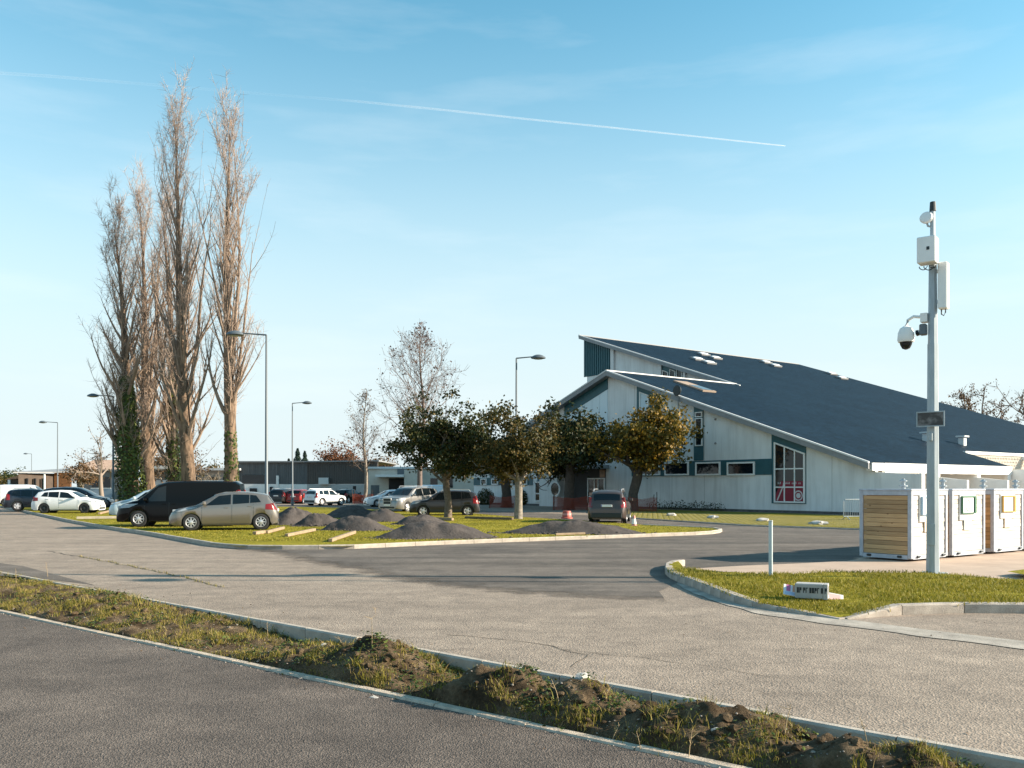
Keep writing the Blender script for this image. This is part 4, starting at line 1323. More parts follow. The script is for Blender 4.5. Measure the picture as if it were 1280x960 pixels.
mb = MB(); mb.box((19.46, 1.4, 2.0), (19.5, 5.2, 2.55)); mb.build("clerestory", mat("clerestory", (.10, .085, .07), .3), hall)
mb = MB(); mb.box((19.46, 7.6, 0), (19.52, 10.8, 2.1)); mb.build("bay_door", M_beige, hall)
# canopy ceiling
mb = MB(); mb.prism([(19.45, zE - TAN * -3.75 - .45), (UE - .1, zE - .40), (UE - .1, zE - .32), (19.45, zE + TAN * 3.75 - .32)], 'y', .35, 17.1); mb.build("canopy_soffit", M_beige, hall)
# right part: white trim beam, lattice screen, flat wing
mb = MB(); mb.box((19.92, 17.25, ZA - TAN * 19.9 - .20), (20.15, 40, ZA - TAN * 19.9 + .02)); tb = mb.build("eave_trim", M_white2, hall)
mb = MB()
for k in range(46):
    v = 17.6 + k * .26
    for sg_ in (1, -1):
        mb.add([(20.0, v, ZA - TAN*19.9 - 1.25), (20.0, v + .06, ZA - TAN*19.9 - 1.25), (20.0, v + .06 + .5 * sg_, ZA - TAN*19.9 - .22), (20.0, v + .5 * sg_, ZA - TAN*19.9 - .22),
                (20.05, v, ZA - TAN*19.9 - 1.25), (20.05, v + .06, ZA - TAN*19.9 - 1.25), (20.05, v + .06 + .5 * sg_, ZA - TAN*19.9 - .22), (20.05, v + .5 * sg_, ZA - TAN*19.9 - .22)],
               [(0,1,2,3), (7,6,5,4), (0,4,5,1), (1,5,6,2), (2,6,7,3), (3,7,4,0)])
tag(mb.build("lattice_screen", M_beige, hall), kind='stuff')
mb = MB(); mb.box((19.45, 17.3, 0), (24.5, 40, 2.95)); wg = mb.build("flat_wing", M_white2, hall)
mb = MB(); mb.box((24.505, 17.6, 2.05), (24.53, 20.2, 2.30)); mb.build("slot_window", M_dark, wg)
mb = MB(); mb.prism([(21.0, 2.96), (23.6, 2.96), (20.2, ZA - TAN * 19.9 - .25), (19.95, ZA - TAN * 19.9 - .25)], 'y', 26.4, 26.9); mb.build("wing_brace", M_white2, hall)

# ------------------------------------------------------------------ trees
def rand_dir(rr): 
    a = rr.uniform(0, 2*pi); z = rr.uniform(-1, 1); s = sqrt(1 - z*z)
    return Vector((s*cos(a), s*sin(a), z))

def poplar(name, px, D, ztop, rmax, r0, label, seed, ivy=None, lean=0.0, nb=92, forks=0, low=0.12, skew=0.0):
    rr = random.Random(seed)
    base = deep(px, D); H = ztop
    root = empty(name, base, 0, label, 'tree', 'bare poplars behind the parked vans')
    tr = MB(); br = MB(); tw = MB()
    k = 14
    def tp(h):          # trunk axis
        f = h / H
        return Vector((lean * f + .25 * sin(f * 5 + seed) * f, .2 * cos(f * 4 + seed) * f, h))
    def trad(h):
        f = h / H
        return max(.012, r0 * (1 - f) ** 1.05 * (1.0 if f > .05 else 1.0 + (0.05 - f) * 9))
    hs = [0, .15, .4, .9] + [H * .95 * i / k for i in range(1, k + 1)]
    hs = sorted(set(hs))
    o = len(tr.v)
    tr.tube([tp(h) for h in hs], [trad(h) for h in hs], 14)
    # flutes at the foot
    for i in range(5):
        a = 2*pi*i/5 + seed
        tr.tube([Vector((cos(a)*r0*1.05, sin(a)*r0*1.05, -.05)), Vector((cos(a)*r0*.75, sin(a)*r0*.75, .8)), Vector((cos(a)*r0*.6, sin(a)*r0*.6, 2.2))], [r0*.42, r0*.36, r0*.12], 6)
    def width(f):      # crown half width at height fraction f
        return rmax * interp([(0, .3), (.1, .75), (.22, 1.0), (.42, 1.0), (.6, .84), (.8, .58), (.93, .33), (1.0, .10)], f)
    def twig(p, d, L, r):
        d = d.normalized()
        q = p + d * L
        mid = p + d * L * .5 + rand_dir(rr) * L * .05
        o = len(tw.v)
        x = d.cross(Vector((.3, .9, .1))).normalized(); y = d.cross(x)
        for (c, rad) in ((p, r), (mid, r * .75)):
            for j in range(3):
                a = 2*pi*j/3; tw.v.append(tuple(c + (x*cos(a) + y*sin(a)) * rad))
        tw.v.append(tuple(q))
        for j in range(3):
            jj = (j+1) % 3
            tw.f += [(o+j, o+jj, o+3+jj, o+3+j), (o+3+j, o+3+jj, o+6)]; tw.m += [0, 0]
    def branch(p0, az, L, r, spread, upturn, depth):
        n = 7; pts = [p0]; d = Vector((cos(az) * spread, sin(az) * spread, 1.0)).normalized()
        p = p0.copy()
        for i in range(n):
            d = (d + Vector((0, 0, upturn)) + rand_dir(rr) * .10).normalized()
            p = p + d * (L / n)
            pts.append(p.copy())
        rad = [max(.009, r * (1 - i / (n + .6))) for i in range(n + 1)]
        br.tube(pts, rad, 5 if r > .035 else 3, caps=False)
        if depth == 0:
            m = rr.randint(5, 7)
            for _ in range(m):
                i = rr.randint(2, n - 1); q = pts[i].lerp(pts[i+1], rr.random())
                dd = (pts[i+1] - pts[i]).normalized()
                branch(q, rr.uniform(0, 2*pi), L * rr.uniform(.22, .42), rad[i] * .5, rr.uniform(.4, .95), .12, 1)
        for _ in range(9 if depth else 11):
            i = rr.randint(1, n - 1); q = pts[i].lerp(pts[i+1], rr.random())
            dd = (pts[i+1] - pts[i]).normalized()
            side = rand_dir(rr)
            twig(q, dd * rr.uniform(.3, .9) + side * rr.uniform(.6, 1.2) + Vector((0, 0, .3)), rr.uniform(.35, .95), rr.uniform(.0065, .0105))
    for f_ in range(forks):       # co-dominant stems
        az = rr.uniform(0, 2*pi); h0 = H * rr.uniform(.10, .3)
        branch(tp(h0), az, H * rr.uniform(.5, .66), r0 * .36, .12, .22, 0)
    for i in range(nb):
        f0 = low + (.93 - low) * (i + rr.random()) / nb
        h0 = H * f0
        az = rr.uniform(0, 2*pi)
        L = H * rr.uniform(.15, .32) * (1 - .60 * f0) + .6
        # keep the tip inside the crown outline
        ft = min(1.0, f0 + L / H * .85)
        w = width(ft) * rr.uniform(.4, 1.12) + (.25 * skew * rmax if cos(az) * skew > 0 else 0)
        sp = max(.10, min(1.4, w / L * 1.9))
        if f0 < low + .16 and rr.random() < .45: sp = rr.uniform(.5, 1.1); L = min(L, rr.uniform(2.2, 4.2))
        branch(tp(h0), az, L, max(.022, trad(h0) * rr.uniform(.24, .44)), sp, .06 + .10 * min(1, sp), 0)
    for i in range(46):          # thin side shoots low on the stem
        f0 = rr.uniform(low * .8, .52); az = rr.uniform(0, 2*pi)
        branch(tp(H * f0), az, rr.uniform(1.6, 3.2) * (rmax / 2.6), rr.uniform(.016, .03), rr.uniform(.9, 2.2), .10, 1)
    t = tr.build("trunk", M_bark, root, smooth=60)
    br.build("branches", M_branch, root, fix=False)
    c = tw.build("twigs", M_twig, root, fix=False); c['kind'] = 'stuff'
    if ivy:
        iv = MB(); (h1, wid, n) = ivy
        for _ in range(n):
            h = h1 * rr.random() ** .9
            a = rr.uniform(0, 2*pi)
            bulge = wid * (0.75 + .35 * mnoise.noise(Vector((cos(a) * 1.3, sin(a) * 1.3, h * .7 + seed)))) * interp([(0, .8), (.25, 1.1), (.6, .9), (.85, .6), (1, .25)], h / h1)
            r = trad(h) + bulge * rr.uniform(.55, 1.0)
            pos = tp(h) + Vector((cos(a) * r, sin(a) * r, 0))
            leaf_quad(iv, pos, Vector((cos(a), sin(a), rr.uniform(-.2, .9))) + rand_dir(rr) * .5, rr.uniform(.14, .26), .8)
        iv.build("ivy", M_ivy, root, fix=False)['kind'] = 'stuff'
    return root

poplar("poplar_tree", 166, 62, 20.8, 3.0, .58, 'thick-footed poplar clad in bright ivy, leftmost of the row', 11, ivy=(9.5, .62, 5200), lean=-1.3, nb=74, forks=0, skew=0)
poplar("poplar_tree", 187, 66, 24.0, 2.6, .50, 'brown bare poplar standing close against the ivy-clad one', 23, lean=-.9, nb=63, forks=2)
poplar("poplar_tree", 218, 64, 22.5, 2.6, .48, 'poplar with thin ivy up its dark trunk, before the tallest', 37, ivy=(10, .18, 2400), lean=-.6, nb=59, forks=2)
poplar("poplar_tree", 238, 61, 27.9, 2.3, .52, 'tallest poplar with reddish furrowed trunk and no ivy', 41, lean=-1.4, nb=76, forks=2)
poplar("poplar_tree", 290, 60, 27.5, 2.4, .50, 'lone slender poplar beside the tall street lamp', 59, ivy=(5.5, .06, 420), lean=-.4, nb=64, forks=3, low=.22)

def broad_tree(name, px, D, ztop, cw, fork, r0, label, seed, leaf, nleaf, lsize, bark, group, cz=None, lean=0.0, squash=1.0, flat_bottom=None, twigs=True, fill=.25, limbs=7, cat='tree'):
    """trunk, limbs that divide three times, leaves gathered in ragged clumps at their ends"""
    rr = random.Random(seed)
    base = deep(px, D)
    root = empty(name, base, 0, label, cat, group)
    tr = MB(); br = MB(); lf = MB()
    tops = []
    c = Vector((lean, 0, (fork + ztop) / 2 if cz is None else cz)); R_ = Vector((cw, cw * .95, (ztop - fork) / 2 * squash + .1))
    tip = Vector((lean * .3, 0, fork))
    tr.tube([(0, 0, -.1), (0, 0, .12), (.02, .01, fork * .45), (lean * .2, .0, fork * .85), (lean * .3, 0, fork + .25)], [r0 * 1.5, r0 * 1.12, r0 * .92, r0 * .95, r0 * .75], 12)
    def grow(p, d, L, r, lev):
        n = 4; pts = [p.copy()]; q = p.copy(); dd = d.normalized()
        for i in range(n):
            dd = (dd + rand_dir(rr) * .22 + Vector((0, 0, .06))).normalized()
            q = q + dd * L / n; pts.append(q.copy())
        br.tube(pts, [max(.006, r * (1 - .55 * i / n)) for i in range(n + 1)], 6 if lev == 0 else (4 if lev == 1 else 3), caps=False)
        if lev >= 3: tops.append((pts[-1], dd)); return
        for i in range(rr.choice((3, 4)) if lev < 2 else rr.choice((2, 3))):
            t = rr.uniform(.45, 1.0); k = min(n - 1, int(t * n)); s = pts[k].lerp(pts[k+1], t * n - k)
            nd = (dd * .7 + rand_dir(rr) * .85)
            # steer towards the crown's ellipsoid
            e = Vector((c.x + rand_dir(rr).x * R_.x, c.y + rand_dir(rr).y * R_.y, c.z + rand_dir(rr).z * R_.z)) - s
            nd = nd + e.normalized() * .55
            grow(s, nd, L * rr.uniform(.55, .78), r * .55, lev + 1)
        tops.append((pts[-1], dd))
    for i in range(limbs):
        a = 2*pi*i/limbs + rr.uniform(-.4, .4); el = rr.uniform(.35, 1.2)
        d = Vector((cos(a) * cos(el), sin(a) * cos(el), sin(el)))
        reach = 1 / sqrt((d.x / R_.x)**2 + (d.y / R_.y)**2 + (d.z / R_.z)**2)
        grow(tip + Vector((0, 0, rr.uniform(-.25, .25))), d, reach * .62, r0 * .5, 0)
    tr.build("trunk", bark, root, smooth=60)
    br.build("branches", bark, root, fix=False)
    if leaf is not None and nleaf:
        # clumps: at twig ends that lie inside the outline and a few through the volume
        cl = [t for t, _ in tops]
        rr.shuffle(cl); cl = cl[:max(60, int(len(cl) * .5))]
        m = int(len(cl) * fill)
        for _ in range(m):
            d = rand_dir(rr); f = rr.uniform(.45, .98)
            cl.append(Vector((c.x + d.x * R_.x * f, c.y + d.y * R_.y * f, c.z + d.z * R_.z * f)))
        good = []
        for t in cl:
            q = Vector(((t.x - c.x) / R_.x, (t.y - c.y) / R_.y, (t.z - c.z) / R_.z))
            lim = 1.03 + .42 * mnoise.noise(q * 1.7 + Vector((seed, 0, 0)))
            if q.length > lim: t = c + (t - c) * (lim / q.length)
            if flat_bottom is not None and t.z < flat_bottom: t.z = flat_bottom + rr.uniform(0, .4)
            good.append(t)
        for _ in range(nleaf):
            t = rr.choice(good)
            s = lsize * 1.55
            p = t + Vector((rr.gauss(0, s), rr.gauss(0, s), rr.gauss(0, s * .75)))
            leaf_quad(lf, p, (p - c).normalized() * .6 + rand_dir(rr) + Vector((0, 0, .3)), lsize * rr.uniform(.45, 1.4), .75)
        o = lf.build("foliage", leaf, root, fix=False); o['kind'] = 'stuff'
    return root

GL = 'leafy trees between the lawn and the hall'
broad_tree("leafy_tree", 560, F * CH / 40.5, 7.2, 3.1, 2.0, .20, 'dark broad leafy tree on the lawn left, by the grey crossover', 5, M_leaf_dk, 21000, .155, M_bark_m, GL, lean=-.45, flat_bottom=2.1)
broad_tree("leafy_tree", 648, F * CH / 42.5, 6.2, 2.2, 2.0, .20, 'leafy tree with pale trunk rising behind the long flat heap', 8, M_leaf_mid, 23000, .14, M_bark2, GL, lean=.1, flat_bottom=1.8)
broad_tree("leafy_tree", 633, 73, 8.5, 2.9, 2.6, .42, 'shaded leafy tree wrapped in netting at its dark foot', 14, M_leaf_dk, 14000, .25, M_bark_d, GL, lean=-.5, flat_bottom=2.7)
broad_tree("leafy_tree", 711, 66, 8.3, 3.4, 2.6, .40, 'dark leafy tree before the porch and round window', 17, M_leaf_dk, 23000, .25, M_bark_d, GL, lean=.4, flat_bottom=2.5)
broad_tree("leafy_tree", 791, 61, 8.1, 3.7, 2.7, .36, 'golden-topped leafy tree before the hall facade, beside the parked SUV', 21, M_leaf_gold, 23000, .235, M_bark_d, GL, lean=1.5, flat_bottom=2.4)

# bare trees with sparse leaves
def bare_tree(name, px, D, ztop, wide, r0, label, seed, leaf=None, nleaf=0, lsize=.12, conical=True, fork=None, m_b=None, group=None, n=40, levels=2):
    rr = random.Random(seed)
    root = empty(name, deep(px, D), 0, label, 'tree', group)
    tr = MB(); br = MB(); tips = []
    H = ztop
    hs = [H * i / 8 for i in range(9)]
    ax = lambda h: Vector((.15 * sin(h * .7 + seed), .12 * cos(h * .6 + seed), h))
    top = H if conical else (fork or H * .4)
    hs = [top * i / 8 for i in range(9)]
    tr.tube([ax(h) for h in hs], [max(.015, r0 * (1 - (.95 if conical else .35) * h / top)) for h in hs], 9)
    def grow(p, d, L, r, lev):
        m = 5; pts = [p.copy()]; q = p.copy(); dd = d.normalized()
        for i in range(m):
            dd = (dd + rand_dir(rr) * .20 + Vector((0, 0, .07))).normalized(); q = q + dd * L / m; pts.append(q.copy())
        br.tube(pts, [max(.007, r * (1 - .8 * i / m)) for i in range(m + 1)], 4 if lev == 0 else 3, caps=False)
        tips.extend(pts[2:])
        if lev < levels:
            for _ in range(rr.randint(4, 6)):
                k = rr.randint(1, m - 1); s = pts[k].lerp(pts[k+1], rr.random())
                grow(s, dd * .8 + rand_dir(rr) * .9, L * rr.uniform(.3, .55), r * .5, lev + 1)
    for i in range(n):
        if conical:
            f = .22 + .75 * (i + rr.random()) / n; h = H * f
            w = wide * interp([(.2, .75), (.4, 1), (.7, .6), (1, .1)], f)
            a = rr.uniform(0, 2*pi); d = Vector((cos(a), sin(a), .75 + f * .8))
            grow(ax(h), d, w * 1.15, r0 * .25 * (1.1 - f), 0)
        else:
            a = rr.uniform(0, 2*pi); el = rr.uniform(.25, 1.35); d = Vector((cos(a) * cos(el), sin(a) * cos(el), sin(el)))
            reach = 1 / sqrt((d.x / wide)**2 + (d.y / wide)**2 + (d.z / (H - top))**2)
            grow(ax(top * rr.uniform(.85, 1)), d, reach * .72, r0 * .42, 0)
    mbk = m_b or M_twig_d
    tr.build("trunk", M_bark2 if not m_b else m_b, root, smooth=60)
    br.build("branches", mbk, root, fix=False)
    if leaf:
        lf = MB()
        for _ in range(nleaf):
            t = rr.choice(tips); leaf_quad(lf, t + rand_dir(rr) * .3, rand_dir(rr), lsize * rr.uniform(.6, 1.3), .8)
        lf.build("foliage", leaf, root, fix=False)['kind'] = 'stuff'
    return root
M_leaf_plum = leaf_mat("leaf_plum", [(.06, .035, .035), (.11, .06, .05), (.15, .09, .06)], .7, .2)
bare_tree("bare_tree", 527, 63, 12.9, 4.3, .22, 'tall bare tree with a few plum leaves behind the dark leafy tree', 3, M_leaf_plum, 700, .15, n=64, m_b=mat("plum_twig", (.15, .112, .095), .9))
bare_tree("bare_tree", 456, 88, 11.4, 2.6, .22, 'slim bare tree with orange netting at its foot', 6, M_leaf_brown, 420, .16, n=36)
bare_tree("bare_tree", 128, 84, 9.8, 3.6, .24, 'small spreading bare tree between the vans and the people carrier', 9, M_leaf_plum, 260, .14, conical=False, fork=3.0, n=7, m_b=mat("ash_twig", (.24, .19, .155), .9))
bare_tree("bare_tree", 240, 96, 7.4, 3.0, .15, 'low bare tree seen between the poplar trunks', 12, M_leaf_brown, 900, .2, conical=False, fork=2.2, n=7, m_b=M_branch)
bare_tree("bare_tree", 257, 84, 3.8, 2.2, .10, 'small bent bare shrub-tree left of the grey clad building', 15, None, 0, conical=False, fork=1.5, n=6, m_b=mat("pale_twig", (.30, .24, .17), .9))
bare_tree("bare_tree", 1222, 128, 18.4, 6.4, .45, 'round bare oak behind the roof, right of the camera mast', 18, M_leaf_brown, 2400, .24, conical=False, fork=10, n=9)
bare_tree("bare_tree", 1148, 140, 17.6, 2.6, .3, 'small bare treetop showing over the roof, left of the camera mast', 20, M_leaf_brown, 700, .24, conical=False, fork=12.5, n=7)
bare_tree("bare_tree", 1322, 118, 21.5, 8.6, .5, 'wide bare tree rising over the roof at the frame edge', 22, M_leaf_brown, 1200, .22, conical=False, fork=8.5, n=11)
# far greenery
GT = 'distant trees along the horizon'
broad_tree("round_tree", 421, 150, 10.2, 5.0, 3.0, .3, 'round rust-coloured tree behind the grey clad building', 31, M_leaf_rust, 5200, .3, M_twig_d, GT, limbs=8)
broad_tree("round_tree", 478, 165, 8.6, 4.4, 2.5, .3, 'low brown tree behind the white flat-roofed building', 33, M_leaf_brown, 3200, .3, M_twig_d, GT)
broad_tree("brown_tree", 103, 96, 5.0, 2.6, 1.7, .16, 'small brown-leaved tree before the tiled house', 34, M_leaf_brown, 2600, .2, M_bark2, GT, flat_bottom=2.3)
broad_tree("brown_tree", 258, 120, 5.4, 3.8, 1.5, .2, 'olive bushy tree between the last two poplars', 36, M_leaf_mid, 2600, .26, M_bark_d, GT)
broad_tree("brown_tree", 204, 118, 8.8, 3.2, 2.0, .2, 'brown leafy tree behind the ivy-clad trunks', 38, M_leaf_brown, 3200, .26, M_bark2, GT)
for i, (px, w, h, lab) in enumerate([(-14, 5, 5.0, 'far green tree at the frame edge behind the parked cars'), (8, 6.5, 7.0, 'far bushy tree above the leftmost cars'), (31, 4, 5.8, 'far green tree left of the timber building'), (20, 5.5, 4.6, 'low far green bush behind the white van'), (-34, 8, 9, 'far tree outside the row of lamps')]):
    broad_tree("far_tree", px, 220 + i * 6, h, w, 1.0, .3, lab, 50 + i, M_leaf_green if i % 2 else M_leaf_mid, 2200, .45, M_bark_d, GT)
def conifer(px, D, h, w, label, seed):
    rr = random.Random(seed); root = empty("pine_tree", deep(px, D), 0, label, 'tree', 'dark conifers behind the grey building')
    tr = MB(); tr.tube([(0, 0, -.1), (0, 0, h)], [.25, .02], 7); tr.build("trunk", M_bark_d, root)
    lf = MB()
    for _ in range(2600):
        f = rr.random() ** .75; z = h * (.12 + .88 * f); r = w * (1 - f) ** .8 * rr.uniform(.3, 1) * (1 + .3 * sin(z * 5 + seed)); a = rr.uniform(0, 2*pi)
        leaf_quad(lf, Vector((cos(a) * r, sin(a) * r, z - r * .2)), Vector((cos(a), sin(a), 1.2)) + rand_dir(rr) * .4, rr.uniform(.3, .6), .35)
    lf.build("needles", M_needle, root, fix=False)['kind'] = 'stuff'
conifer(372, 150, 8.2, 2.2, 'dark conifer nearest the second street lamp', 1)
conifer(381, 152, 7.8, 2.0, 'blue-green conifer in the middle of the pair behind the wall', 2)
conifer(361, 156, 6.6, 2.6, 'broad low conifer left of the other conifers', 4)
# clipped bushes before the hall
def bush(px, D, r, label, seed, h=None):
    rr = random.Random(seed); mb = MB(); c = Vector((0, 0, r * .8)); hh = h or r
    for _ in range(1500):
        d = rand_dir(rr); p = Vector((d.x * r, d.y * r, c.z + d.z * hh)) * rr.uniform(.75, 1.05)
        if p.z < 0: p.z = -p.z * .3
        leaf_quad(mb, p, d + rand_dir(rr) * .5, rr.uniform(.10, .2), .7)
    o = mb.build("clipped_bush", M_leaf_dk, fix=False); o.location = deep(px, D)
    tag(o, label, 'bush', 'bushes at the foot of the hall')
bush(607, 84, .85, 'round dark bush below the left windows of the hall', 1)
bush(654, 82, .8, 'round dark bush right of the pale trunk', 2)

# low stubs of a cut hedge along the wall
mbh = MB()
rr = random.Random(3)
for px in range(822, 912, 5):
    u, _ = fac(px, 630); P = FA + AX * u - BX * .7
    for _ in range(40):
        q = P + Vector((rr.gauss(0, .28), rr.gauss(0, .12), rr.uniform(.05, .75) * rr.uniform(.5, 1)))
        leaf_quad(mbh, q, rand_dir(rr), rr.uniform(.08, .18), .5)
hd = mbh.build("hedge_stubs", M_leaf_dk, fix=False); tag(hd, 'row of cut back shrubs along the foot of the hall wall', kind='stuff')

# ------------------------------------------------------------------ street lamps
def street_lamp(px, D, H, arm, label, r=.075, az=0.0):
    root = empty("street_lamp", deep(px, D, 0.0), 0, label, 'street lamp', 'grey street lamps')
    p = MB(); p.tube([(0, 0, 0), (0, 0, 1.1), (0, 0, 1.15), (0, 0, H)], [r * 1.75, r * 1.65, r * 1.1, r * .62], 12)
    p.build("pole", M_lampgrey, root, smooth=50)
    a = MB(); a.tube([(0, 0, H - .12), (0, 0, H + .0), (arm * .4, 0, H + .04), (arm, 0, H + .10)], [r * .62, r * .6, r * .5, r * .45], 8); a.build("arm", M_lampgrey, root, smooth=50)
    s = 1 if arm > 0 else -1
    h = MB()
    h.lathe([(.05, -.11), (.30, -.10), (.33, -.06), (.30, .02), (.20, .10), (.10, .15), (.03, .16)], 16, M=Matrix.Translation((arm + .18 * s, 0, H + .07)) @ Matrix.Diagonal((1.35, .9, .9, 1)))
    hh = h.build("lamp_head", M_lampgrey, root, smooth=40)
    g = MB(); g.lathe([(.02, -.05), (.16, -.03), (.24, .0)], 14, M=Matrix.Translation((arm + .18 * s, 0, H - .04)) @ Matrix.Diagonal((1.3, .9, .9, 1))); g.build("lens", M_lens, hh)
    d = MB(); d.box((-r * .7, -r * 1.75 - .004, .45), (r * .7, -r * 1.60, .95)); d.build("hatch", M_lampgrey, root)
street_lamp(333, 43, 9.15, -1.35, 'tall street lamp rising behind the silver hatchback')
street_lamp(365.5, 80, 9.3, 1.15, 'street lamp beside the parked red car', .07)
street_lamp(645.5, 51.5, 9.25, 1.1, 'street lamp standing among the leafy trees')
street_lamp(141.5, 66.4, 8.55, -1.35, 'dark street lamp between the parked vans and the ivy poplar', .08)
street_lamp(72, 100, 9.0, -1.5, 'street lamp beside the orange-lit timber building', .07)
street_lamp(39.5, 175, 8.2, -1.0, 'distant street lamp above the small white van', .07)
# lamp outside the picture on the right, whose shadow crosses the road
street_lamp(640 + 12.6 * F / 15.5, 15.5, 7.4, -1.1, 'street lamp at the right of the entrance road', .06)
# short post before the timber building
mb = MB(); mb.cbox((-.09, -.09, 0), (.09, .09, 3.3), .02)
o = mb.build("white_post", M_white2); o.location = deep(55.5, 112); tag(o, 'white post before the timber building', 'post')

# ------------------------------------------------------------------ camera mast on the island
mp_ = at(1166, 716, .12)
mast = empty("camera_mast", (mp_.x, mp_.y, .10), radians(-38), 'galvanised mast with cameras, boxes and antennas on the grass island', 'mast')
s_m = F / mp_.y
zm = lambda py: CH + (HZ - py) / s_m - .10
mb = MB()
mb.tube([(0, 0, 0), (0, 0, zm(430))], [.120, .096], 8)
mb.tube([(0, 0, zm(430)), (0, 0, zm(315))], [.088, .070], 8)
mb.tube([(0, 0, zm(315)), (0, 0, zm(262))], [.052, .045], 8)
mb.build("pole", M_galv, mast, smooth=20)
mb = MB(); mb.cbox((-.075, -.142, .55), (.075, -.128, .95), .003); mb.build("hatch", M_galv, mast)
mb = MB(); mb.box((-.22, -.22, -.02), (.22, .22, .025)); mb.build("base_plate", M_galv, mast)
mb = MB(); mb.tube([(0, 0, zm(264)), (0, 0, zm(252.5))], [.06, .05], 10); mb.build("antenna_tip", M_black, mast)
bx = MB(); bx.cbox((-.20, -.36, zm(332)), (.12, -.07, zm(300)), .012); b = bx.build("equipment_box", M_white2, mast)
k = MB(); k.box((-.03, -.367, zm(317)), (.02, -.355, zm(313))); k.build("lock", M_black, b)
cb = MB()
for (dx, r) in ((-.12, .07), (-.02, .09), (.05, .06)):
    cb.tube([(dx + r * cos(a), -.2 + .02 * sin(3 * a), zm(333) - .02 + r * sin(a) * .9) for a in [pi + pi * i / 10 for i in range(11)]], .009, 5)
cb.build("cable", M_black, mast)
pn = MB(); pn.cbox((.10, -.10, zm(388)), (.27, .10, zm(330)), .02); pnl = pn.build("panel_antenna", M_white2, mast)
pn = MB(); pn.box((.03, -.03, zm(380)), (.11, .03, zm(376))); pn.box((.03, -.03, zm(342)), (.11, .03, zm(338))); tag(pn.build("bracket", M_galv, pnl), kind='stuff')
pn = MB(); pn.tube([(.15, 0, zm(388)), (.15, 0, zm(394)), (.19, 0, zm(396)), (.22, 0, zm(392)), (.22, 0, zm(388))], .012, 6); pn.build("cable", M_black, pnl)
dc = MB(); dc.box((-.20, -.10, zm(402)), (-.08, .10, zm(391))); br_ = dc.build("camera_bracket", M_white2, mast)
dc = MB(); dc.tube([(-.18, 0, zm(395)), (-.34, 0, zm(393)), (-.44, 0, zm(397)), (-.475, 0, zm(405))], [.03, .03, .03, .035], 10); dc.build("bracket_arm", M_white2, br_, smooth=50)
dc = MB(); dc.lathe([(.14, zm(424.5)), (.155, zm(422)), (.145, zm(413)), (.11, zm(407)), (.04, zm(404))], 20, M=Matrix.Translation((-.475, 0, 0))); dm = dc.build("dome_camera", M_white2, mast, smooth=35)
dc = MB(); dc.lathe([(.02, zm(434)), (.07, zm(432.5)), (.105, zm(428)), (.115, zm(424.5))], 18, M=Matrix.Translation((-.475, 0, 0))); dc.build("dark_dome", M_glass, dm, smooth=50)
dc = MB(); dc.cbox((-.23, -.07, zm(418)), (-.10, .07, zm(404)), .02); sc_ = dc.build("small_camera", M_lampgrey, mast)
dc = MB(); dc.lathe([(.055, 0), (.06, .05), (.04, .06)], 12, M=Matrix.Translation((-.24, 0, zm(414))) @ Matrix.Rotation(radians(-100), 4, 'Y')); dc.build("lens", M_glass, sc_)
ds = MB(); ds.lathe([(.03, -.06), (.11, -.02), (.12, .02), (.10, .05), (.03, .06)], 18, M=Matrix.Translation((-.10, -.05, zm(272))) @ Matrix.Rotation(radians(78), 4, 'X')); dd_ = ds.build("radio_dish", M_white2, mast, smooth=40)
ds = MB(); ds.tube([(-.1, -.04, zm(276)), (-.08, -.03, zm(282)), (0, 0, zm(284))], .02, 6); ds.build("dish_arm", M_galv, dd_)
def worn_sign():
    m, nt, b = new_mat("worn_sign")
    N, L = nt.nodes, nt.links
    t = N.new("ShaderNodeTexCoord"); n = N.new("ShaderNodeTexNoise"); n.inputs["Scale"].default_value = 7; n.inputs["Detail"].default_value = 7
    L.new(t.outputs["Object"], n.inputs["Vector"])
    r = N.new("ShaderNodeValToRGB"); r.color_ramp.elements[0].position = .42; r.color_ramp.elements[0].color = (.045, .042, .042, 1)
    r.color_ramp.elements[1].position = .72; r.color_ramp.elements[1].color = (.26, .25, .25, 1)
    L.new(n.outputs[0], r.inputs[0]); L.new(r.outputs[0], b.inputs["Base Color"]); b.inputs["Roughness"].default_value = .5
    return m
sg = MB(); sg.cbox((-.235, -.185, zm(533.5)), (.235, -.135, zm(515.5)), .006); sgo = sg.build("sign_plate", worn_sign(), mast)
sg = MB()
for (lo, hi) in (((-.245, -.195, zm(534)), (.245, -.186, zm(532.6))), ((-.245, -.195, zm(516.4)), (.245, -.186, zm(515))), ((-.245, -.195, zm(532.6)), (-.225, -.186, zm(516.4))), ((.225, -.195, zm(532.6)), (.245, -.186, zm(516.4)))):
    sg.box(lo, hi)
sg.build("sign_rim", M_galv, sgo)
sg = MB(); sg.box((-.05, -.15, zm(551)), (.02, -.10, zm(542))); sg.build("clamp", M_galv, mast)

# marker post
pp = at(963.3, 720, .12)
mpost = empty("marker_post", (pp.x, pp.y, .08), radians(-30), 'slim pale marker post standing in the grass before the slab', 'post')
mb = MB(); mb.cbox((-.032, -.028, 0), (.032, .028, 1.03), .008); mb.build("shaft", mat("post_grey", (.50, .56, .58), .5, var=.1, scale=5), mpost)
mb = MB(); mb.cbox((-.036, -.032, 1.032), (.036, .032, 1.05), .006); mb.build("cap", M_trim_w, mpost)

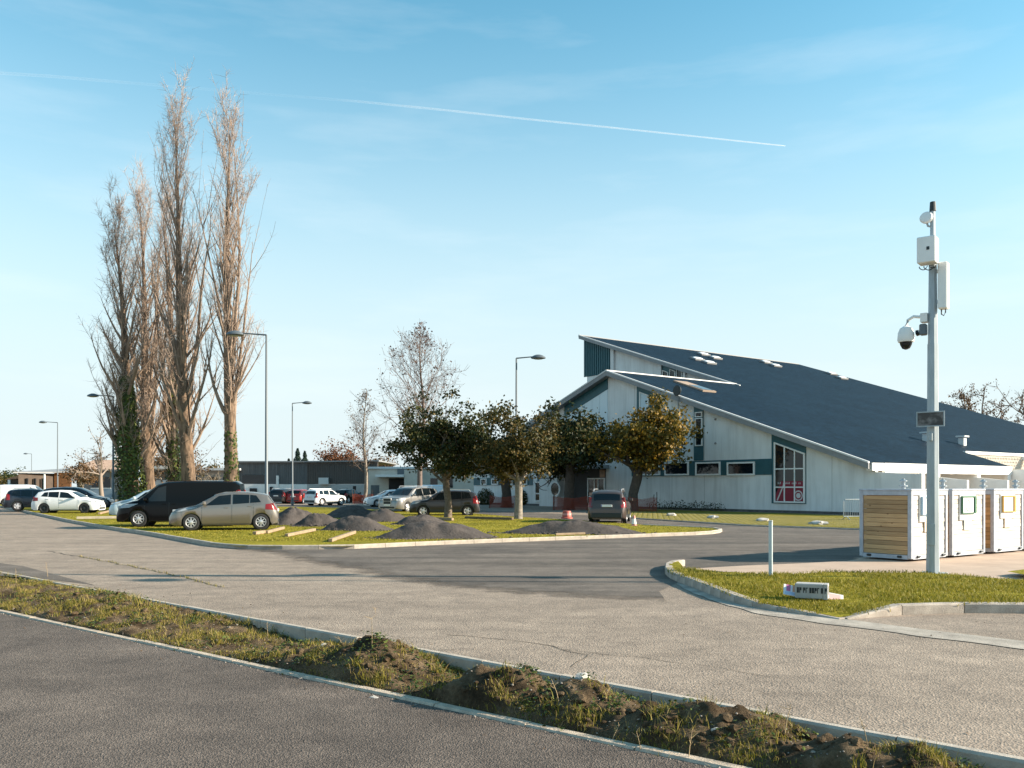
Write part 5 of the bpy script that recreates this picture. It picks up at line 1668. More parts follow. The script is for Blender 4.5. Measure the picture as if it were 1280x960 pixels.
# ------------------------------------------------------------------ waste containers clad in boards
P1 = at(1139, 702, .03)
CW, CD, CHt = 1.62, 1.31, 1.62
M_frame = mat("container_frame", (.40, .42, .46), .5, var=.16, scale=5)
opening_cols = [(.35, .52, .66), (.045, .15, .085), (.55, .33, .08)]
GCN = 'board-clad waste containers on the slab'
def container(off, kind, label):
    o = P1 + BX * off
    root = empty("waste_container", (o.x, o.y, .024), HALL_ROT + radians(90), label, 'container', GCN)
    # local x runs along the front, y into the depth
    f = .09
    mb = MB()
    for (x0, x1) in ((0, f), (CW - f, CW)):
        for (y0, y1) in ((0, f), (CD - f, CD)):
            mb.cbox((x0, y0, .06), (x1, y1, CHt), .008)
    for (y0, y1) in ((.002, f - .002), (CD - f + .002, CD - .002)):
        mb.box((f, y0, CHt - .10), (CW - f, y1, CHt - .002)); mb.box((f, y0, .045), (CW - f, y1, .14))
    for (x0, x1) in ((.002, f - .002), (CW - f + .002, CW - .002)):
        mb.box((x0, f, CHt - .10), (x1, CD - f, CHt - .002)); mb.box((x0, f, .045), (x1, CD - f, .14))
    mb.build("frame", M_frame, root)
    lid = MB(); lid.cbox((-.012, -.012, CHt + .001), (CW + .012, CD + .012, CHt + .045), .01); lid.build("lid", M_frame, root)
    core = MB(); core.box((f + .03, f + .0, .10), (CW - f - .03, CD - f - .03, CHt - .05)); core.build("inner_bin", M_dark, root)
    # boards
    nb = 13; z0, z1 = .145, CHt - .105; bh = (z1 - z0) / nb
    fm = M_timber_w; key = ('f')
    for k in range(nb):
        z = z0 + k * bh
        b = MB(); b.cbox((0, 0, 0), (CW - 2 * f - .006, .022, bh - .006), .003)
        o_ = b.build("board", fm, root, loc=(f + .003, .030 + R.uniform(-.004, .004), z + .003))
        o_.rotation_euler = (radians(-2.2), 0, R.uniform(-.002, .002))
        for sx in (0, 1):
            b = MB(); b.cbox((0, 0, 0), (.022, CD - 2 * f - .006, bh - .006), .003)
            o_ = b.build("board", M_timber, root, loc=((.030 if sx == 0 else CW - .052) + R.uniform(-.004, .004), f + .003, z + .003))
            o_.rotation_euler = (0, radians(2.0 if sx == 0 else -2.0), 0)
    # flap opening with its coloured frame
    col = opening_cols[kind]
    mc = mat("flap_frame", col, .45); mflap = mat("flap", (.72, .74, .72) if kind != 2 else (.74, .68, .56), .5)
    x0, x1 = .42, 1.08; za, zb = 1.06, 1.49
    fl = MB(); fl.cbox((x0 - .05, .000, za - .16), (x1 + .05, .03, zb + .04), .004); fp = fl.build("flap_plate", mat("plate_pale", (.66, .68, .66), .5), root)
    fl = MB(); t = .03
    fl.box((x0, -.05, zb - t), (x1, -.001, zb)); fl.box((x0, -.05, za), (x1, -.001, za + .02)); fl.box((x0, -.05, za + .02), (x0 + .02, -.001, zb - t)); fl.box((x1 - .08, -.055, za + .02), (x1, -.001, zb - t))
    fl.build("flap_frame", mc, fp)
    fl = MB(); fl.box((x0 + .025, -.03, za + .025), (x1 - .105, -.012, zb - t - .005)); fl.build("flap", mflap, fp)
    if kind == 1:      # green ring on the flap
        fl = MB(); cx, cz = x0 + .27, (za + zb) / 2 - .01
        for k in range(24):
            a0, a1 = 2*pi*k/24, 2*pi*(k+1)/24
            q = lambda r, a: (cx + r * .72 * cos(a), cz + r * sin(a))
            fl.prism([q(.125, a0), q(.14, a0), q(.14, a1), q(.125, a1)], 'y', -.036, -.031)
        fl.build("ring_mark", mc, fp)
    lb = MB(); lb.cbox((x0 + .16, -.004, .66), (x0 + .52, .02, .95), .004); lbp = lb.build("label_plate", mat("label", (.66, .70, .64) if kind == 1 else (.72, .60, .46), .6, var=.12, scale=9), root)
    for (x, y, sd) in ((.28, -.03, 0), (CW - .24, -.03, 0)):
        ft = MB(); ft.cbox((x - .04, y, .075), (x + .05, y + .035, .125), .006); ft.tube([(x - .05, y, .10), (x + .06, y, .11)], .016, 6); ft.build("bolt_latch", M_black, root)
    for y in (.28, CD - .26):
        ft = MB(); ft.cbox((-.03, y - .05, .075), (.005, y + .05, .125), .006); ft.build("bolt_latch", M_black, root)
    # mushroom-shaped lifting hook on the lid
    hk = MB(); hk.lathe([(.045, 0), (.045, .05), (.10, .06), (.10, .085), (.04, .10), (.04, .17), (.085, .18), (.085, .205), (.03, .23), (.03, .25)], 14, M=Matrix.Translation((CW * .5, CD * .5, CHt + .046)))
    hk.build("lifting_hook", mat("hook_metal", (.42, .45, .47), .35, metal=.7), root, smooth=40)
container(0.0, 0, 'first waste container, its honey-brown board side shown beside the mast')
container(1.82, 1, 'waste container with green-framed flap and ring mark')
container(3.88, 2, 'waste container with orange-framed flap at the frame edge')
container(5.70, 0, 'waste container just past the frame edge beside the orange-flapped one')
container(7.52, 0, 'last waste container of the row, outside the frame')

# ------------------------------------------------------------------ lettered block and coloured board on the island
bp_ = at(1020, 748, .11)
blk = empty("lettered_block", (bp_.x - .02, bp_.y + .12, .10), radians(-24), 'grey hollow block with dark lettering lying in the island grass', 'block')
mb = MB()
L_, W_, H_ = .46, .24, .22
mb.cbox((-L_/2, -W_/2, 0), (L_/2 - .06, W_/2, H_), .012)
for lo, hi in (((L_/2 - .06, -W_/2, 0), (L_/2, W_/2, .05)), ((L_/2 - .06, -W_/2, H_ - .04), (L_/2, W_/2, H_)), ((L_/2 - .06, -W_/2, .05), (L_/2, -W_/2 + .11, H_ - .04)), ((L_/2 - .06, W_/2 - .03, .05), (L_/2, W_/2, H_ - .04))):
    mb.box(lo, hi)
mb.build("shell", mat("block_grey", (.38, .37, .355), .8, var=.1, scale=8), blk)
mb = MB(); xx = -L_/2 + .03
for g in (2, 2, 4, 1, 1):                      # dark capitals, too blurred to read in the photograph
    for k in range(g):
        mb.box((xx, -W_/2 - .004, .085), (xx + .012, -W_/2 - .0005, .165))
        mb.box((xx + .012, -W_/2 - .004, R.choice((.085, .12, .15))), (xx + .030, -W_/2 - .0005, .165))
        xx += .036
    xx += .016
tag(mb.build("lettering", M_black, blk), kind='stuff')
cbp = at(1003, 749, .12)
brd = empty("coloured_board", (cbp.x + .25, cbp.y + .36, .165), radians(-6), 'thin white board with pink and orange print under the grey block', 'board')
brd.rotation_euler = (radians(38), radians(10), radians(-12))
mb = MB(); mb.cbox((-.40, -.13, -.012), (.46, .09, 0), .003); mb.build("sheet", mat("board_white", (.74, .70, .68), .6), brd)
for (x0, x1, y0, y1, c) in ((-.36, -.30, -.05, .085, (.55, .14, .28)), (-.27, -.14, -.05, .085, (.72, .34, .20)), (-.38, -.12, -.125, -.06, (.42, .50, .66)), (.10, .42, -.09, .07, (.68, .44, .40))):
    mb = MB(); mb.box((x0, y0, .0005), (x1, y1, .002)); mb.build("print", mat("board_print", c, .6), brd)
# stones on the paver strip
for (px, py, sx, lab) in ((839, 644.5, .42, 'small pale lump on the pavers nearest the parked SUV'), (891, 647.5, .50, 'second pale lump from the parked SUV on the pavers'), (953, 651, .55, 'pale lump on the pavers behind the marker post'), (1023, 655, .62, 'flat concrete lump on the grass nearest the containers')):
    p = at(px, py, .06)
    o = link("concrete_lump", rocks[int(px) % 4]); o.location = (p.x, p.y, .10); o.scale = (sx * .75, sx * .55, .19); o.rotation_euler = (0, 0, px)
    tag(o, lab, 'concrete lump', 'concrete lumps set out on the paver strip')

# ------------------------------------------------------------------ crowd barrier by the hall
q0 = at(1054.5, 650, .05); 
bar = empty("crowd_barrier", (q0.x, q0.y, .05), atan2(.25, 1), 'steel crowd barrier half hidden by the first waste container', 'barrier')
mb = MB(); Lb = 2.2
mb.tube([(0, 0, .18), (0, 0, .95), (.08, 0, 1.04), (Lb - .08, 0, 1.04), (Lb, 0, .95), (Lb, 0, .18), (0, 0, .18)], .022, 8); mb.build("frame", M_galv, bar, smooth=60)
for k in range(1, 17):
    b = MB(); b.tube([(Lb * k / 17, 0, .20), (Lb * k / 17, 0, 1.02)], .009, 6); b.build("bar", M_galv, bar)
for x in (.15, Lb - .15):
    b = MB(); b.tube([(x, -.32, .01), (x, -.05, .17), (x, .05, .17), (x, .32, .01)], .02, 6); b.build("foot", M_galv, bar)

# red cone base
cp = at(708.5, 650.5, .0)
cone = empty("traffic_cone", (cp.x, cp.y, .09), 0, 'faded red stub of a cone behind the long flat heap', 'traffic cone')
mb = MB(); mb.lathe([(.30, 0), (.30, .06), (.24, .09), (.215, .36), (.19, .40)], 16); mb.build("body", mat("cone_red", (.42, .10, .075), .6), cone, smooth=40)
mb = MB(); mb.lathe([(.232, .18), (.226, .28)], 16); mb.build("band", mat("cone_pale", (.62, .30, .27), .6), cone)
cp = at(792.5, 659.5, .0)
cone = empty("traffic_cone", (cp.x, cp.y, .06), 0, 'pale red and white cone behind the SUV rear wheel', 'traffic cone')
mb = MB(); mb.lathe([(.17, 0), (.17, .03), (.11, .04), (.05, .44), (.03, .46)], 14); mb.build("body", mat("cone_red2", (.50, .22, .18), .6), cone, smooth=40)
mb = MB(); mb.lathe([(.106, .10), (.070, .32)], 14); mb.build("band", M_white2, cone)

# ------------------------------------------------------------------ orange netting
def net_mat():
    m, nt, b = new_mat("orange_net")
    N, L = nt.nodes, nt.links
    b.inputs["Base Color"].default_value = (.28, .050, .024, 1); b.inputs["Roughness"].default_value = .6
    tr_ = N.new("ShaderNodeBsdfTransparent"); tl = N.new("ShaderNodeBsdfTranslucent"); tl.inputs[0].default_value = (.55, .075, .03, 1)
    m1 = N.new("ShaderNodeMixShader"); m1.inputs[0].default_value = .4; L.new(b.outputs[0], m1.inputs[1]); L.new(tl.outputs[0], m1.inputs[2])
    t = N.new("ShaderNodeTexCoord")
    br = N.new("ShaderNodeTexBrick"); br.offset = 0.0; br.inputs["Scale"].default_value = 1
    br.inputs["Brick Width"].default_value = .09; br.inputs["Row Height"].default_value = .06; br.inputs["Mortar Size"].default_value = .0065; br.inputs["Mortar Smooth"].default_value = 0
    L.new(t.outputs["UV"], br.inputs["Vector"])
    m2 = N.new("ShaderNodeMixShader"); L.new(br.outputs["Fac"], m2.inputs[0]); L.new(tr_.outputs[0], m2.inputs[1]); L.new(m1.outputs[0], m2.inputs[2])
    L.new(m2.outputs[0], N["Material Output"].inputs[0])
    return m
M_net = net_mat()
def netting(px, D, wpx, h, label, seed, ry=.6):
    rr = random.Random(seed); c = deep(px, D); w = wpx * D / F / 2
    root = empty("orange_netting", c, 0, label, 'netting', 'orange plastic netting round the tree feet')
    corners = [(-w, -ry), (w, -ry), (w, ry), (-w, ry)]
    mb = MB(); uvs = []
    for i in range(4):
        a, b = Vector((*corners[i], 0)), Vector((*corners[(i+1) % 4], 0)); n = 14
        Ln = (b - a).length
        for k in range(n + 1):
            t = k / n; p = a.lerp(b, t); sag = .16 * sin(pi * t) * h * rr.uniform(.7, 1.2)
            nn = Vector((-(b-a).y, (b-a).x, 0)).normalized() * .06 * sin(t * 9 + seed)
            mb.v += [(p.x + nn.x, p.y + nn.y, .03), (p.x - nn.x, p.y - nn.y, h * .55), (p.x + nn.x, p.y + nn.y, h - sag)]
            uvs += [(i * 5 + t * Ln, 0), (i * 5 + t * Ln, h * .55), (i * 5 + t * Ln, h)]
        o = len(mb.v) - 3 * (n + 1)
        for k in range(n):
            for j in range(2):
                a_ = o + k * 3 + j; mb.f.append((a_, a_ + 3, a_ + 4, a_ + 1)); mb.m.append(0)
    me = mb.mesh("net", M_net, fix=False)
    uv = me.uv_layers.new(name="UVMap")
    for lp in me.loops: uv.data[lp.index].uv = uvs[lp.vertex_index]
    link("net", me, root)
    for (x, y) in corners:
        s = MB(); s.tube([(x, y, 0), (x + rr.uniform(-.06, .06), y, h + rr.uniform(.1, .5))], .025, 6); s.build("stake", M_bark_d, root)
netting(454, 88, 24, 1.05, 'orange netting round the slim bare tree', 1)
netting(629, 71.5, 34, 1.05, 'orange netting round the foot of the shaded tree', 2)
netting(713, 64.5, 42, 1.05, 'orange netting before the porch and glazed door', 3)
netting(802, 60, 34, 1.05, 'orange netting to the right of the parked SUV', 4, ry=.8)

# ------------------------------------------------------------------ far buildings
def building(name, px, D, rot, label, cat='building'):
    return empty(name, deep(px, D), rot, label, cat)
def part(name, lo, hi, m, parent, c=0):
    mb = MB(); mb.box(lo, hi) if not c else mb.cbox(lo, hi, c)
    return mb.build(name, m, parent)
M_clad = mat("grey_cladding", (.115, .118, .12), .8, var=.3, scale=2.0, stretch=(5, 5, .15))
M_clad_shade = mat("brown_cladding", (.085, .075, .068), .8, var=.3, scale=2.0, stretch=(5, 5, .15))  # the grey cladding again, shade of the turned plane put into its colour
# grey board-clad building
D0 = 118; s0 = F / D0
b = building("clad_building", 384, D0, 0, 'long grey board-clad building behind the parked cars')
def xl(px): return (px - 384) / s0
ztop = zat(578, D0)
part("left_wall", (xl(296), 0, 2.05), (xl(384), .3, ztop), M_clad, b)
for k in range(38):        # upright boards
    x = lerp(xl(296), xl(384), k / 38); part("board", (x + .02, -.05 + .015 * (k % 3), 2.05), (x + (xl(384) - xl(296)) / 38 - .02, -.001, ztop - .25), M_clad, b)
rw_ = MB(); rw_.prism([(xl(384), 0), (xl(478), -4.0), (xl(478), -3.7), (xl(384), .3)], 'z', 2.05, ztop); right = rw_.build("right_wall", M_clad_shade, b)
nrm = Vector((xl(478) - xl(384), -4.0, 0)).normalized(); 
for k in range(40):
    a = Vector((xl(384), 0, 0)) + Vector((xl(478) - xl(384), -4.0, 0)) * (k / 40); 
    mb = MB(); mb.box((.02, -.05 + .015 * (k % 3), 2.05), ((xl(478) - xl(384)) / 40 - .01, -.001, ztop - .25)); o = mb.build("board", M_clad_shade, b); o.location = a; o.rotation_euler = (0, 0, atan2(nrm.y, nrm.x))
part("roof", (xl(294), -.4, ztop + .003), (xl(384), 14, ztop + .18), M_trim, b)
rf = MB(); rf.prism([(xl(384) + .002, -.4), (xl(480), -4.5), (xl(480), 14), (xl(384) + .002, 14)], 'z', ztop + .006, ztop + .185); rf.build("roof", M_trim, b)
part("plinth_wall", (xl(292), -.2, 0), (xl(384), .1, 2.04), M_white2, b)
pl = MB(); pl.prism([(xl(384) + .01, -.22), (xl(484), -4.3), (xl(484), -4.0), (xl(384) + .01, .08)], 'z', 0, 2.04); pl.build("plinth_wall", mat("block_wall", (.42, .42, .41), .9, var=.1, scale=2), b)
for (a, c, z0, z1) in ((313, 322, .9, 1.5), (338, 342, .2, 1.7), (446, 455, .2, 1.8)):
    y = -.25 - (max(0, (a - 384)) / 100 * 4.1)
    f = part("window", (xl(a), y - .12, z0), (xl(c), y - .05, z1), M_dark, b)
part("strip_window", (xl(303), -.06 - .06, 2.25), (xl(331), -.055, 3.3), M_glass, b)
part("white_duct", (xl(346), -.35, 1.0), (xl(349), -.1, 3.2), M_white2, b)
part("roof_unit", (xl(402), -1.9, 2.06), (xl(414), -1.2, 2.9), M_trim_w, b)
# white flat-roofed building with canopy
D1 = 108; s1 = F / D1
w = building("white_building", 500, D1, 0, 'white flat-roofed building with a porch canopy beyond the parked cars')
X1 = lambda px: (px - 500) / s1
zt = zat(586, D1)
part("wall", (X1(460.5), 0, 0), (X1(594), .3, zt), M_beige, w)
part("roof", (X1(459.5), -.35, zt + .002), (X1(595), 9, zt + .25), M_trim_w, w)
part("side_wall", (X1(460.5), .31, 0), (X1(460.5) + .3, 9, zt), M_beige, w)
part("canopy", (X1(473), -2.4, 1.75 + (608 - 596.5) / s1), (X1(507.5), -.002, 1.75 + (608 - 593.5) / s1), M_white2, w)
part("door", (X1(486), -.05, 0), (X1(507), -.003, 2.75), M_dark, w)
part("sign_panel", (X1(497), -.25, 3.15), (X1(507.5), -.02, 3.9), M_lampgrey, w)
part("projecting_block", (X1(508), -2.2, 0), (X1(524), -.004, zt - .15), M_beige, w)
f = part("window", (X1(538), -.06, 1.6), (X1(547), -.004, 2.75), M_glass, w)
f = part("window", (X1(556), -.06, 1.6), (X1(566), -.004, 2.75), M_glass, w)
part("low_wall", (X1(470), -4.0, 0), (X1(480), -3.8, 1.9), M_clad, w)
# house with pale tiles behind the poplars
D2 = 125; s2 = F / D2
h = building("tiled_house", 130, D2, 0, 'low house with pale tiled roof behind the poplar trunks')
X2 = lambda px: (px - 130) / s2
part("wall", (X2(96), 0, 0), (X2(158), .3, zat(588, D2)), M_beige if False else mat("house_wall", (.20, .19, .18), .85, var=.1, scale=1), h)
part("blue_base", (X2(113), -.12, 0), (X2(143), -.002, zat(610, D2)), mat("blue_grey", (.32, .38, .42), .7), h)
mb = MB(); ze, zr = zat(588, D2), zat(578, D2)
mb.add([(X2(92), -.6, ze), (X2(160), -.6, ze), (X2(160), 6, zr + .4), (X2(92), 6, zr + .4), (X2(92), -.6, ze + .14), (X2(160), -.6, ze + .14), (X2(160), 6, zr + .54), (X2(92), 6, zr + .54)], [(0,3,2,1), (4,5,6,7), (0,1,5,4), (1,2,6,5), (2,3,7,6), (3,0,4,7)])
mb.build("roof", mat("pale_tile", (.46, .30, .21), .85, var=.18, scale=3, bump=.5, bscale=5), h)
for (a, c) in ((98, 105), (115, 123), (130, 138)):
    f = part("window", (X2(a), -.06, 1.55), (X2(c), -.004, 3.1), M_glass, h)
    part("sill", (X2(a) - .1, -.16, 1.43), (X2(c) + .1, -.07, 1.54), M_white2, f)
# white annex between the trunks
D3 = 118; s3 = F / D3
a_ = building("white_annex", 220, D3, 0, 'low white annex glimpsed between the poplar trunks')
X3 = lambda px: (px - 220) / s3
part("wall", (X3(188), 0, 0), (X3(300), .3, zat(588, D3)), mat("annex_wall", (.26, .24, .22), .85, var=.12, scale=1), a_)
part("roof", (X3(186), -.8, zat(588, D3) + .002), (X3(302), 7, zat(585.5, D3)), M_trim_w, a_)
part("porch_beam", (X3(192), -1.6, zat(586, D3)), (X3(214), -.81, zat(582.5, D3)), M_white2, a_)
part("pale_wall", (X3(194), -.3, 0), (X3(214), -.003, zat(600, D3)), mat("pale_blue_wall", (.52, .58, .62), .7), a_)
for (p, q_) in ((243, 252), (262, 272), (279, 287)):
    part("window", (X3(p), -.07, 1.3), (X3(q_), -.004, 3.0), M_glass, a_)
part("poster", (X3(244), -.10, 1.35), (X3(252), -.072, 1.75), mat("poster_violet", (.25, .12, .35), .6), a_)
# timber building far left
D4 = 140; s4 = F / D4
t = building("timber_building", 62, D4, 0, 'dark timber building with an end wall coloured orange as if sunlit')
X4 = lambda px: (px - 62) / s4
M_sunlit = mat("orange_boards", (.42, .17, .065), .8, var=.15, scale=2)  # the same timber with sunlight painted into the end wall boards
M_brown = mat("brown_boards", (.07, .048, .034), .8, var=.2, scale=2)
part("end_wall", (X4(68), 0, 0), (X4(88.5), .3, zat(591, D4)), M_brown, t)
for k in range(9):
    part("board", (X4(68), -.06 + .012 * (k % 2), k * .44 + .01), (X4(88.5), -.002, k * .44 + .43), M_sunlit, t)
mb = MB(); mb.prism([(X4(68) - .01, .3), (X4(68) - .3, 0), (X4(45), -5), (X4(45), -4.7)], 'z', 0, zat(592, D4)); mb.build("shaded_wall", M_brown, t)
mb = MB(); mb.add([(X4(43), -6, zat(592, D4)), (X4(70), -1.0, zat(591.5, D4)), (X4(92), 1, zat(588.5, D4)), (X4(66), 5, zat(586, D4)), (X4(43), -6, zat(590.5, D4)), (X4(70), -1.0, zat(590, D4)), (X4(92), 1, zat(587, D4)), (X4(66), 5, zat(584.5, D4))], [(0,3,2,1), (4,5,6,7), (0,1,5,4), (1,2,6,5), (2,3,7,6), (3,0,4,7)]); mb.build("roof", M_trim, t)
part("low_wing", (X4(22), -3, 0), (X4(44.5), 3, zat(599, D4)), M_brown, t)
mb = MB(); mb.prism([(X4(20), zat(600, D4)), (X4(44), zat(598, D4)), (X4(44), zat(593, D4)), (X4(28), zat(597, D4))], 'y', -3.3, 3.2); mb.build("wing_roof", mat("tile_red", (.36, .19, .11), .85, var=.15, scale=2), t)
for p in (50, 55, 60):
    f = part("window", (X4(p), -4.9 + (p - 45) / 23 * 5 - .35, 1.0), (X4(p + 2.6), -4.9 + (p - 45) / 23 * 5 - .15, 3.0), M_dark, t)
part("carport_post", (X4(24), -3.2, 0), (X4(27), -3.01, 3), M_white2, t)

# ------------------------------------------------------------------ vehicles
def paint(name, col, metal=0.25, rough=0.30):
    m = mat(name, col, rough, metal=metal, spec=.35, coat=.35)
    return m
WHEELS = {}
def wheel_meshes(r, w, style):
    key = (r, w, style)
    if key in WHEELS: return WHEELS[key]
    RX = Matrix.Rotation(radians(90), 4, 'X')      # local z axis -> -y (towards the outside of the right-hand side)
    t = MB()
    t.lathe([(r * .62, -w / 2 + .012), (r * .80, -w / 2), (r * .95, -w / 2 + .012), (r, -w / 2 + .04), (r, w / 2 - .04), (r * .95, w / 2 - .012), (r * .80, w / 2), (r * .62, w / 2 - .012), (r * .60, w / 2 - .05), (.01, w / 2 - .06)], 28, M=RX)
    tyre = t.mesh("tyre", M_rubber, smooth=40)
    k = MB(); ro = r * .64; zf = w / 2 - .012
    k.lathe([(ro, zf - .05), (ro, zf), (ro - .012, zf + .004), (ro - .026, zf - .012), (ro - .03, zf - .05)], 28, M=RX)
    n = {'five': 5, 'nine': 8, 'seven': 7, 'dark': 6}[style]
    for i in range(n):
        a = 2 * pi * i / n
        wd = (.045 if n == 5 else .028 if n == 7 else .020) * r / .31
        M = RX @ Matrix.Rotation(a, 4, 'Z')
        k.add([M @ Vector(p) for p in ((.03, -wd * 1.2, zf - .005), (ro - .03, -wd, zf - .008), (ro - .03, wd, zf - .008), (.03, wd * 1.2, zf - .005), (.03, -wd * 1.2, zf - .035), (ro - .03, -wd, zf - .035), (ro - .03, wd, zf - .035), (.03, wd * 1.2, zf - .035))],
              [(0,1,2,3), (7,6,5,4), (0,4,5,1), (1,5,6,2), (2,6,7,3), (3,7,4,0)])
    k.lathe([(.07 * r / .31, zf - .03), (.07 * r / .31, zf + .004), (.04 * r / .31, zf + .012)], 12, M=RX)
    rim = k.mesh("rim", M_alu if style != 'dark' else M_black, smooth=40)
    WHEELS[key] = (tyre, rim)
    return WHEELS[key]

def vehicle(name, label, pos, heading, sp, col, group='parked cars on and beside the lawn', cat='car', plate_txt=True):
    """local x runs from nose (0) to tail (L); the body is lofted through cross-sections, arches cut by the section's lower edge"""
    L, W, H = sp['L'], sp['W'], sp['H']; hw = W / 2
    root = empty(name, pos, heading, label, cat, group)
    ox = L / 2
    zt_tab, zb_tab = sp['top'], sp['belt']
    zt = lambda x: interp(zt_tab, x / L) * H
    zb = lambda x: min(interp(zb_tab, x / L) * H, zt(x) - .004)
    clr = sp.get('clear', .20)
    xf, xr, rw = sp['xf'] * L, sp['xr'] * L, sp['r']
    ra = rw * 1.13
    tum = sp.get('tumble', .78)
    def width(x):
        a, b = x / L, 1 - x / L
        e = sp.get('round', .10)
        f = 1.0
        if a < e: f -= .26 * (1 - a / e) ** 2.2
        if b < e * .8: f -= .17 * (1 - b / (e * .8)) ** 2.2
        return hw * f
    def zlow(x):
        z = clr
        a, b = x / L, 1 - x / L
        z += .05 * max(0, 1 - a / .06) + .08 * max(0, 1 - b / .06)
        for c in (xf, xr):
            d = abs(x - c)
            if d < ra: z = max(z, rw * .98 + sqrt(ra * ra - d * d))
        return z
    def roofw(x):
        g = max(0.0, min(1.0, (zt(x) - zb(x)) / (.30 * H)))
        return width(x) * lerp(.90, tum, g)
    def ring(x):
        w, z0, b, t = width(x), zlow(x), zb(x), zt(x)
        zbase = clr + .02
        b = max(b, z0 + .06); t = max(t, b + .01)
        zm = max(z0 + .03, lerp(z0, b, .55))
        rwid = roofw(x); g = t - b
        return [(0, clr - .01), (w * .80, clr - .01), (w * .97, z0), (w * .995, z0 + .03 if z0 + .03 < zm else zm), (w, zm), (w * .985, lerp(zm, b, .6)), (w * .955, b), (lerp(w * .93, rwid, .5), b + g * .45), (rwid, t - min(.07, g * .3)), (rwid * .90, t - min(.025, g * .1)), (rwid * .55, t + .008), (0, t + .016)]
    xs = sorted(set([0, .03, .08] + [L * i / 58 for i in range(1, 58)] + [L - .06, L - .02, L] + [c + s * ra * k for c in (xf, xr) for s in (-1, 1) for k in (1.0, .97, .9)] + [p[0] * L for p in zt_tab if 0 < p[0] < 1]))
    xs = [x for i, x in enumerate(xs) if i == 0 or x - xs[i-1] > .006]
    mb = MB(); nr = None
    for x in xs:
        h = ring(x); full = [(-y, z) for y, z in h[::-1]] + h[1:]     # left side first
        nr = len(full)
        for (y, z) in full: mb.v.append((x - ox, y, z))
    # index of the middle of the floor is at the seam between first and last: floor closes the ring
    nh = len(h)
    for i in range(len(xs) - 1):
        for j in range(nr - 1):
            a = i * nr + j
            # order runs roof centre (0)... build from roof centre left to floor then right: reordered below
            dark = j in (nh - 2, nh - 1, nh - 3, nh) 
            mb.f.append((a, a + nr, a + nr + 1, a + 1)); mb.m.append(1 if dark else 0)
    mb.f.append(tuple(range(nr))); mb.m.append(0)
    mb.f.append(tuple((len(xs) - 1) * nr + j for j in range(nr - 1, -1, -1))); mb.m.append(0)
    # note: full starts at roof centre (left copy reversed), passes the floor centre, ends at roof centre
    P = sp.get('paint') or col
    body = mb.build("body", [col, M_black], root, smooth=38)
    # ---- surface lookups
    def yside(x, z):
        h = ring(x)
        for (ya, za), (yb, zb_) in zip(h[2:9], h[3:10]):
            if za <= z <= zb_ + 1e-6 and zb_ > za: return lerp(ya, yb, (z - za) / (zb_ - za))
        return h[8][0] if z > h[8][1] else h[2][0]
    def side_patch(nm, quad, m, s, off=.012, nx=8, nz=3, parent=None, th=.004):
        """quad: bottom-front, bottom-rear, top-rear, top-front as (x, z)"""
        mb = MB(); n = nx + 1
        for j in range(nz + 1):
            for i in range(nx + 1):
                t, q = i / nx, j / nz
                x = lerp(lerp(quad[0][0], quad[1][0], t), lerp(quad[3][0], quad[2][0], t), q)
                z = lerp(lerp(quad[0][1], quad[1][1], t), lerp(quad[3][1], quad[2][1], t), q)
                x = max(.0, min(L, x))
                mb.v.append((x - ox, s * (yside(x, z) + off), z))
        for j in range(nz):
            for i in range(nx):
                a = j * n + i; f = (a, a + 1, a + n + 1, a + n)
                mb.f.append(f if s < 0 else f[::-1]); mb.m.append(0)
        return mb.build(nm, m, parent or root, smooth=60, fix=False)
    def top_patch(nm, x0, x1, m, fr=.88, off=.014, parent=None):
        mb = MB(); nx, ny = 8, 8
        for i in range(nx + 1):
            x = lerp(x0, x1, i / nx); h = ring(x)
            e = .01; sl = (zt(min(L, x + e)) - zt(max(0, x - e))) / (2 * e); nn = Vector((-sl, 0, 1)).normalized()
            for j in range(ny + 1):
                t = lerp(-fr, fr, j / ny); y = abs(t) * h[8][0]
                z = None
                hh = h[8:]
                for (ya, za), (yb, zb_) in zip(hh, hh[1:]):
                    if yb <= y <= ya: z = lerp(zb_, za, (y - yb) / max(1e-6, ya - yb)); break
                if z is None: z = hh[0][1]
                mb.v.append((x - ox + nn.x * off, (y if t > 0 else -y), z + nn.z * off))
        n = ny + 1
        for i in range(nx):
            for j in range(ny):
                a = i * n + j; mb.f.append((a, a + n, a + n + 1, a + 1)); mb.m.append(0)
        return mb.build(nm, m, parent or root, smooth=60)
    top_patch("windscreen", sp['ws'][0] * L, sp['ws'][1] * L, M_carglass)
    if sp.get('rg'): top_patch("rear_window", sp['rg'][0] * L, sp['rg'][1] * L, M_carglass, fr=.84)
    for s in (-1, 1):
        for (xa_b, xb_b, xa_t, xb_t) in sp['glass']:
            xa_b, xb_b, xa_t, xb_t = [v * L for v in (xa_b, xb_b, xa_t, xb_t)]
            lo = lambda x: zb(x) + .025
            hi = lambda x: zt(x) - sp.get('gtop', .095)
            side_patch("side_window", [(xa_b, lo(xa_b)), (xb_b, lo(xb_b)), (xb_t, hi(xb_t)), (xa_t, max(hi(xa_t), lo(xa_t) + .02))], M_carglass, s, .009)
        hz0, hz1, hx = sp['head']
        xh = next(i * .01 for i in range(200) if zt(i * .01) >= hz1 * H + .01); xhm = next(i * .01 for i in range(200) if zt(i * .01) >= hz0 * H + .03)
        side_patch("headlight", [(xhm + .004, hz0 * H), (hx * L + xhm, hz0 * H + .04), (hx * L * 1.2 + xh, hz1 * H), (xh + .004, hz1 * H - .01)], M_lens, s, .008, 10, 3)
        tz0, tz1, tx = sp['tail']
        xt = next(L - i * .01 for i in range(200) if zt(L - i * .01) >= tz1 * H + .015)
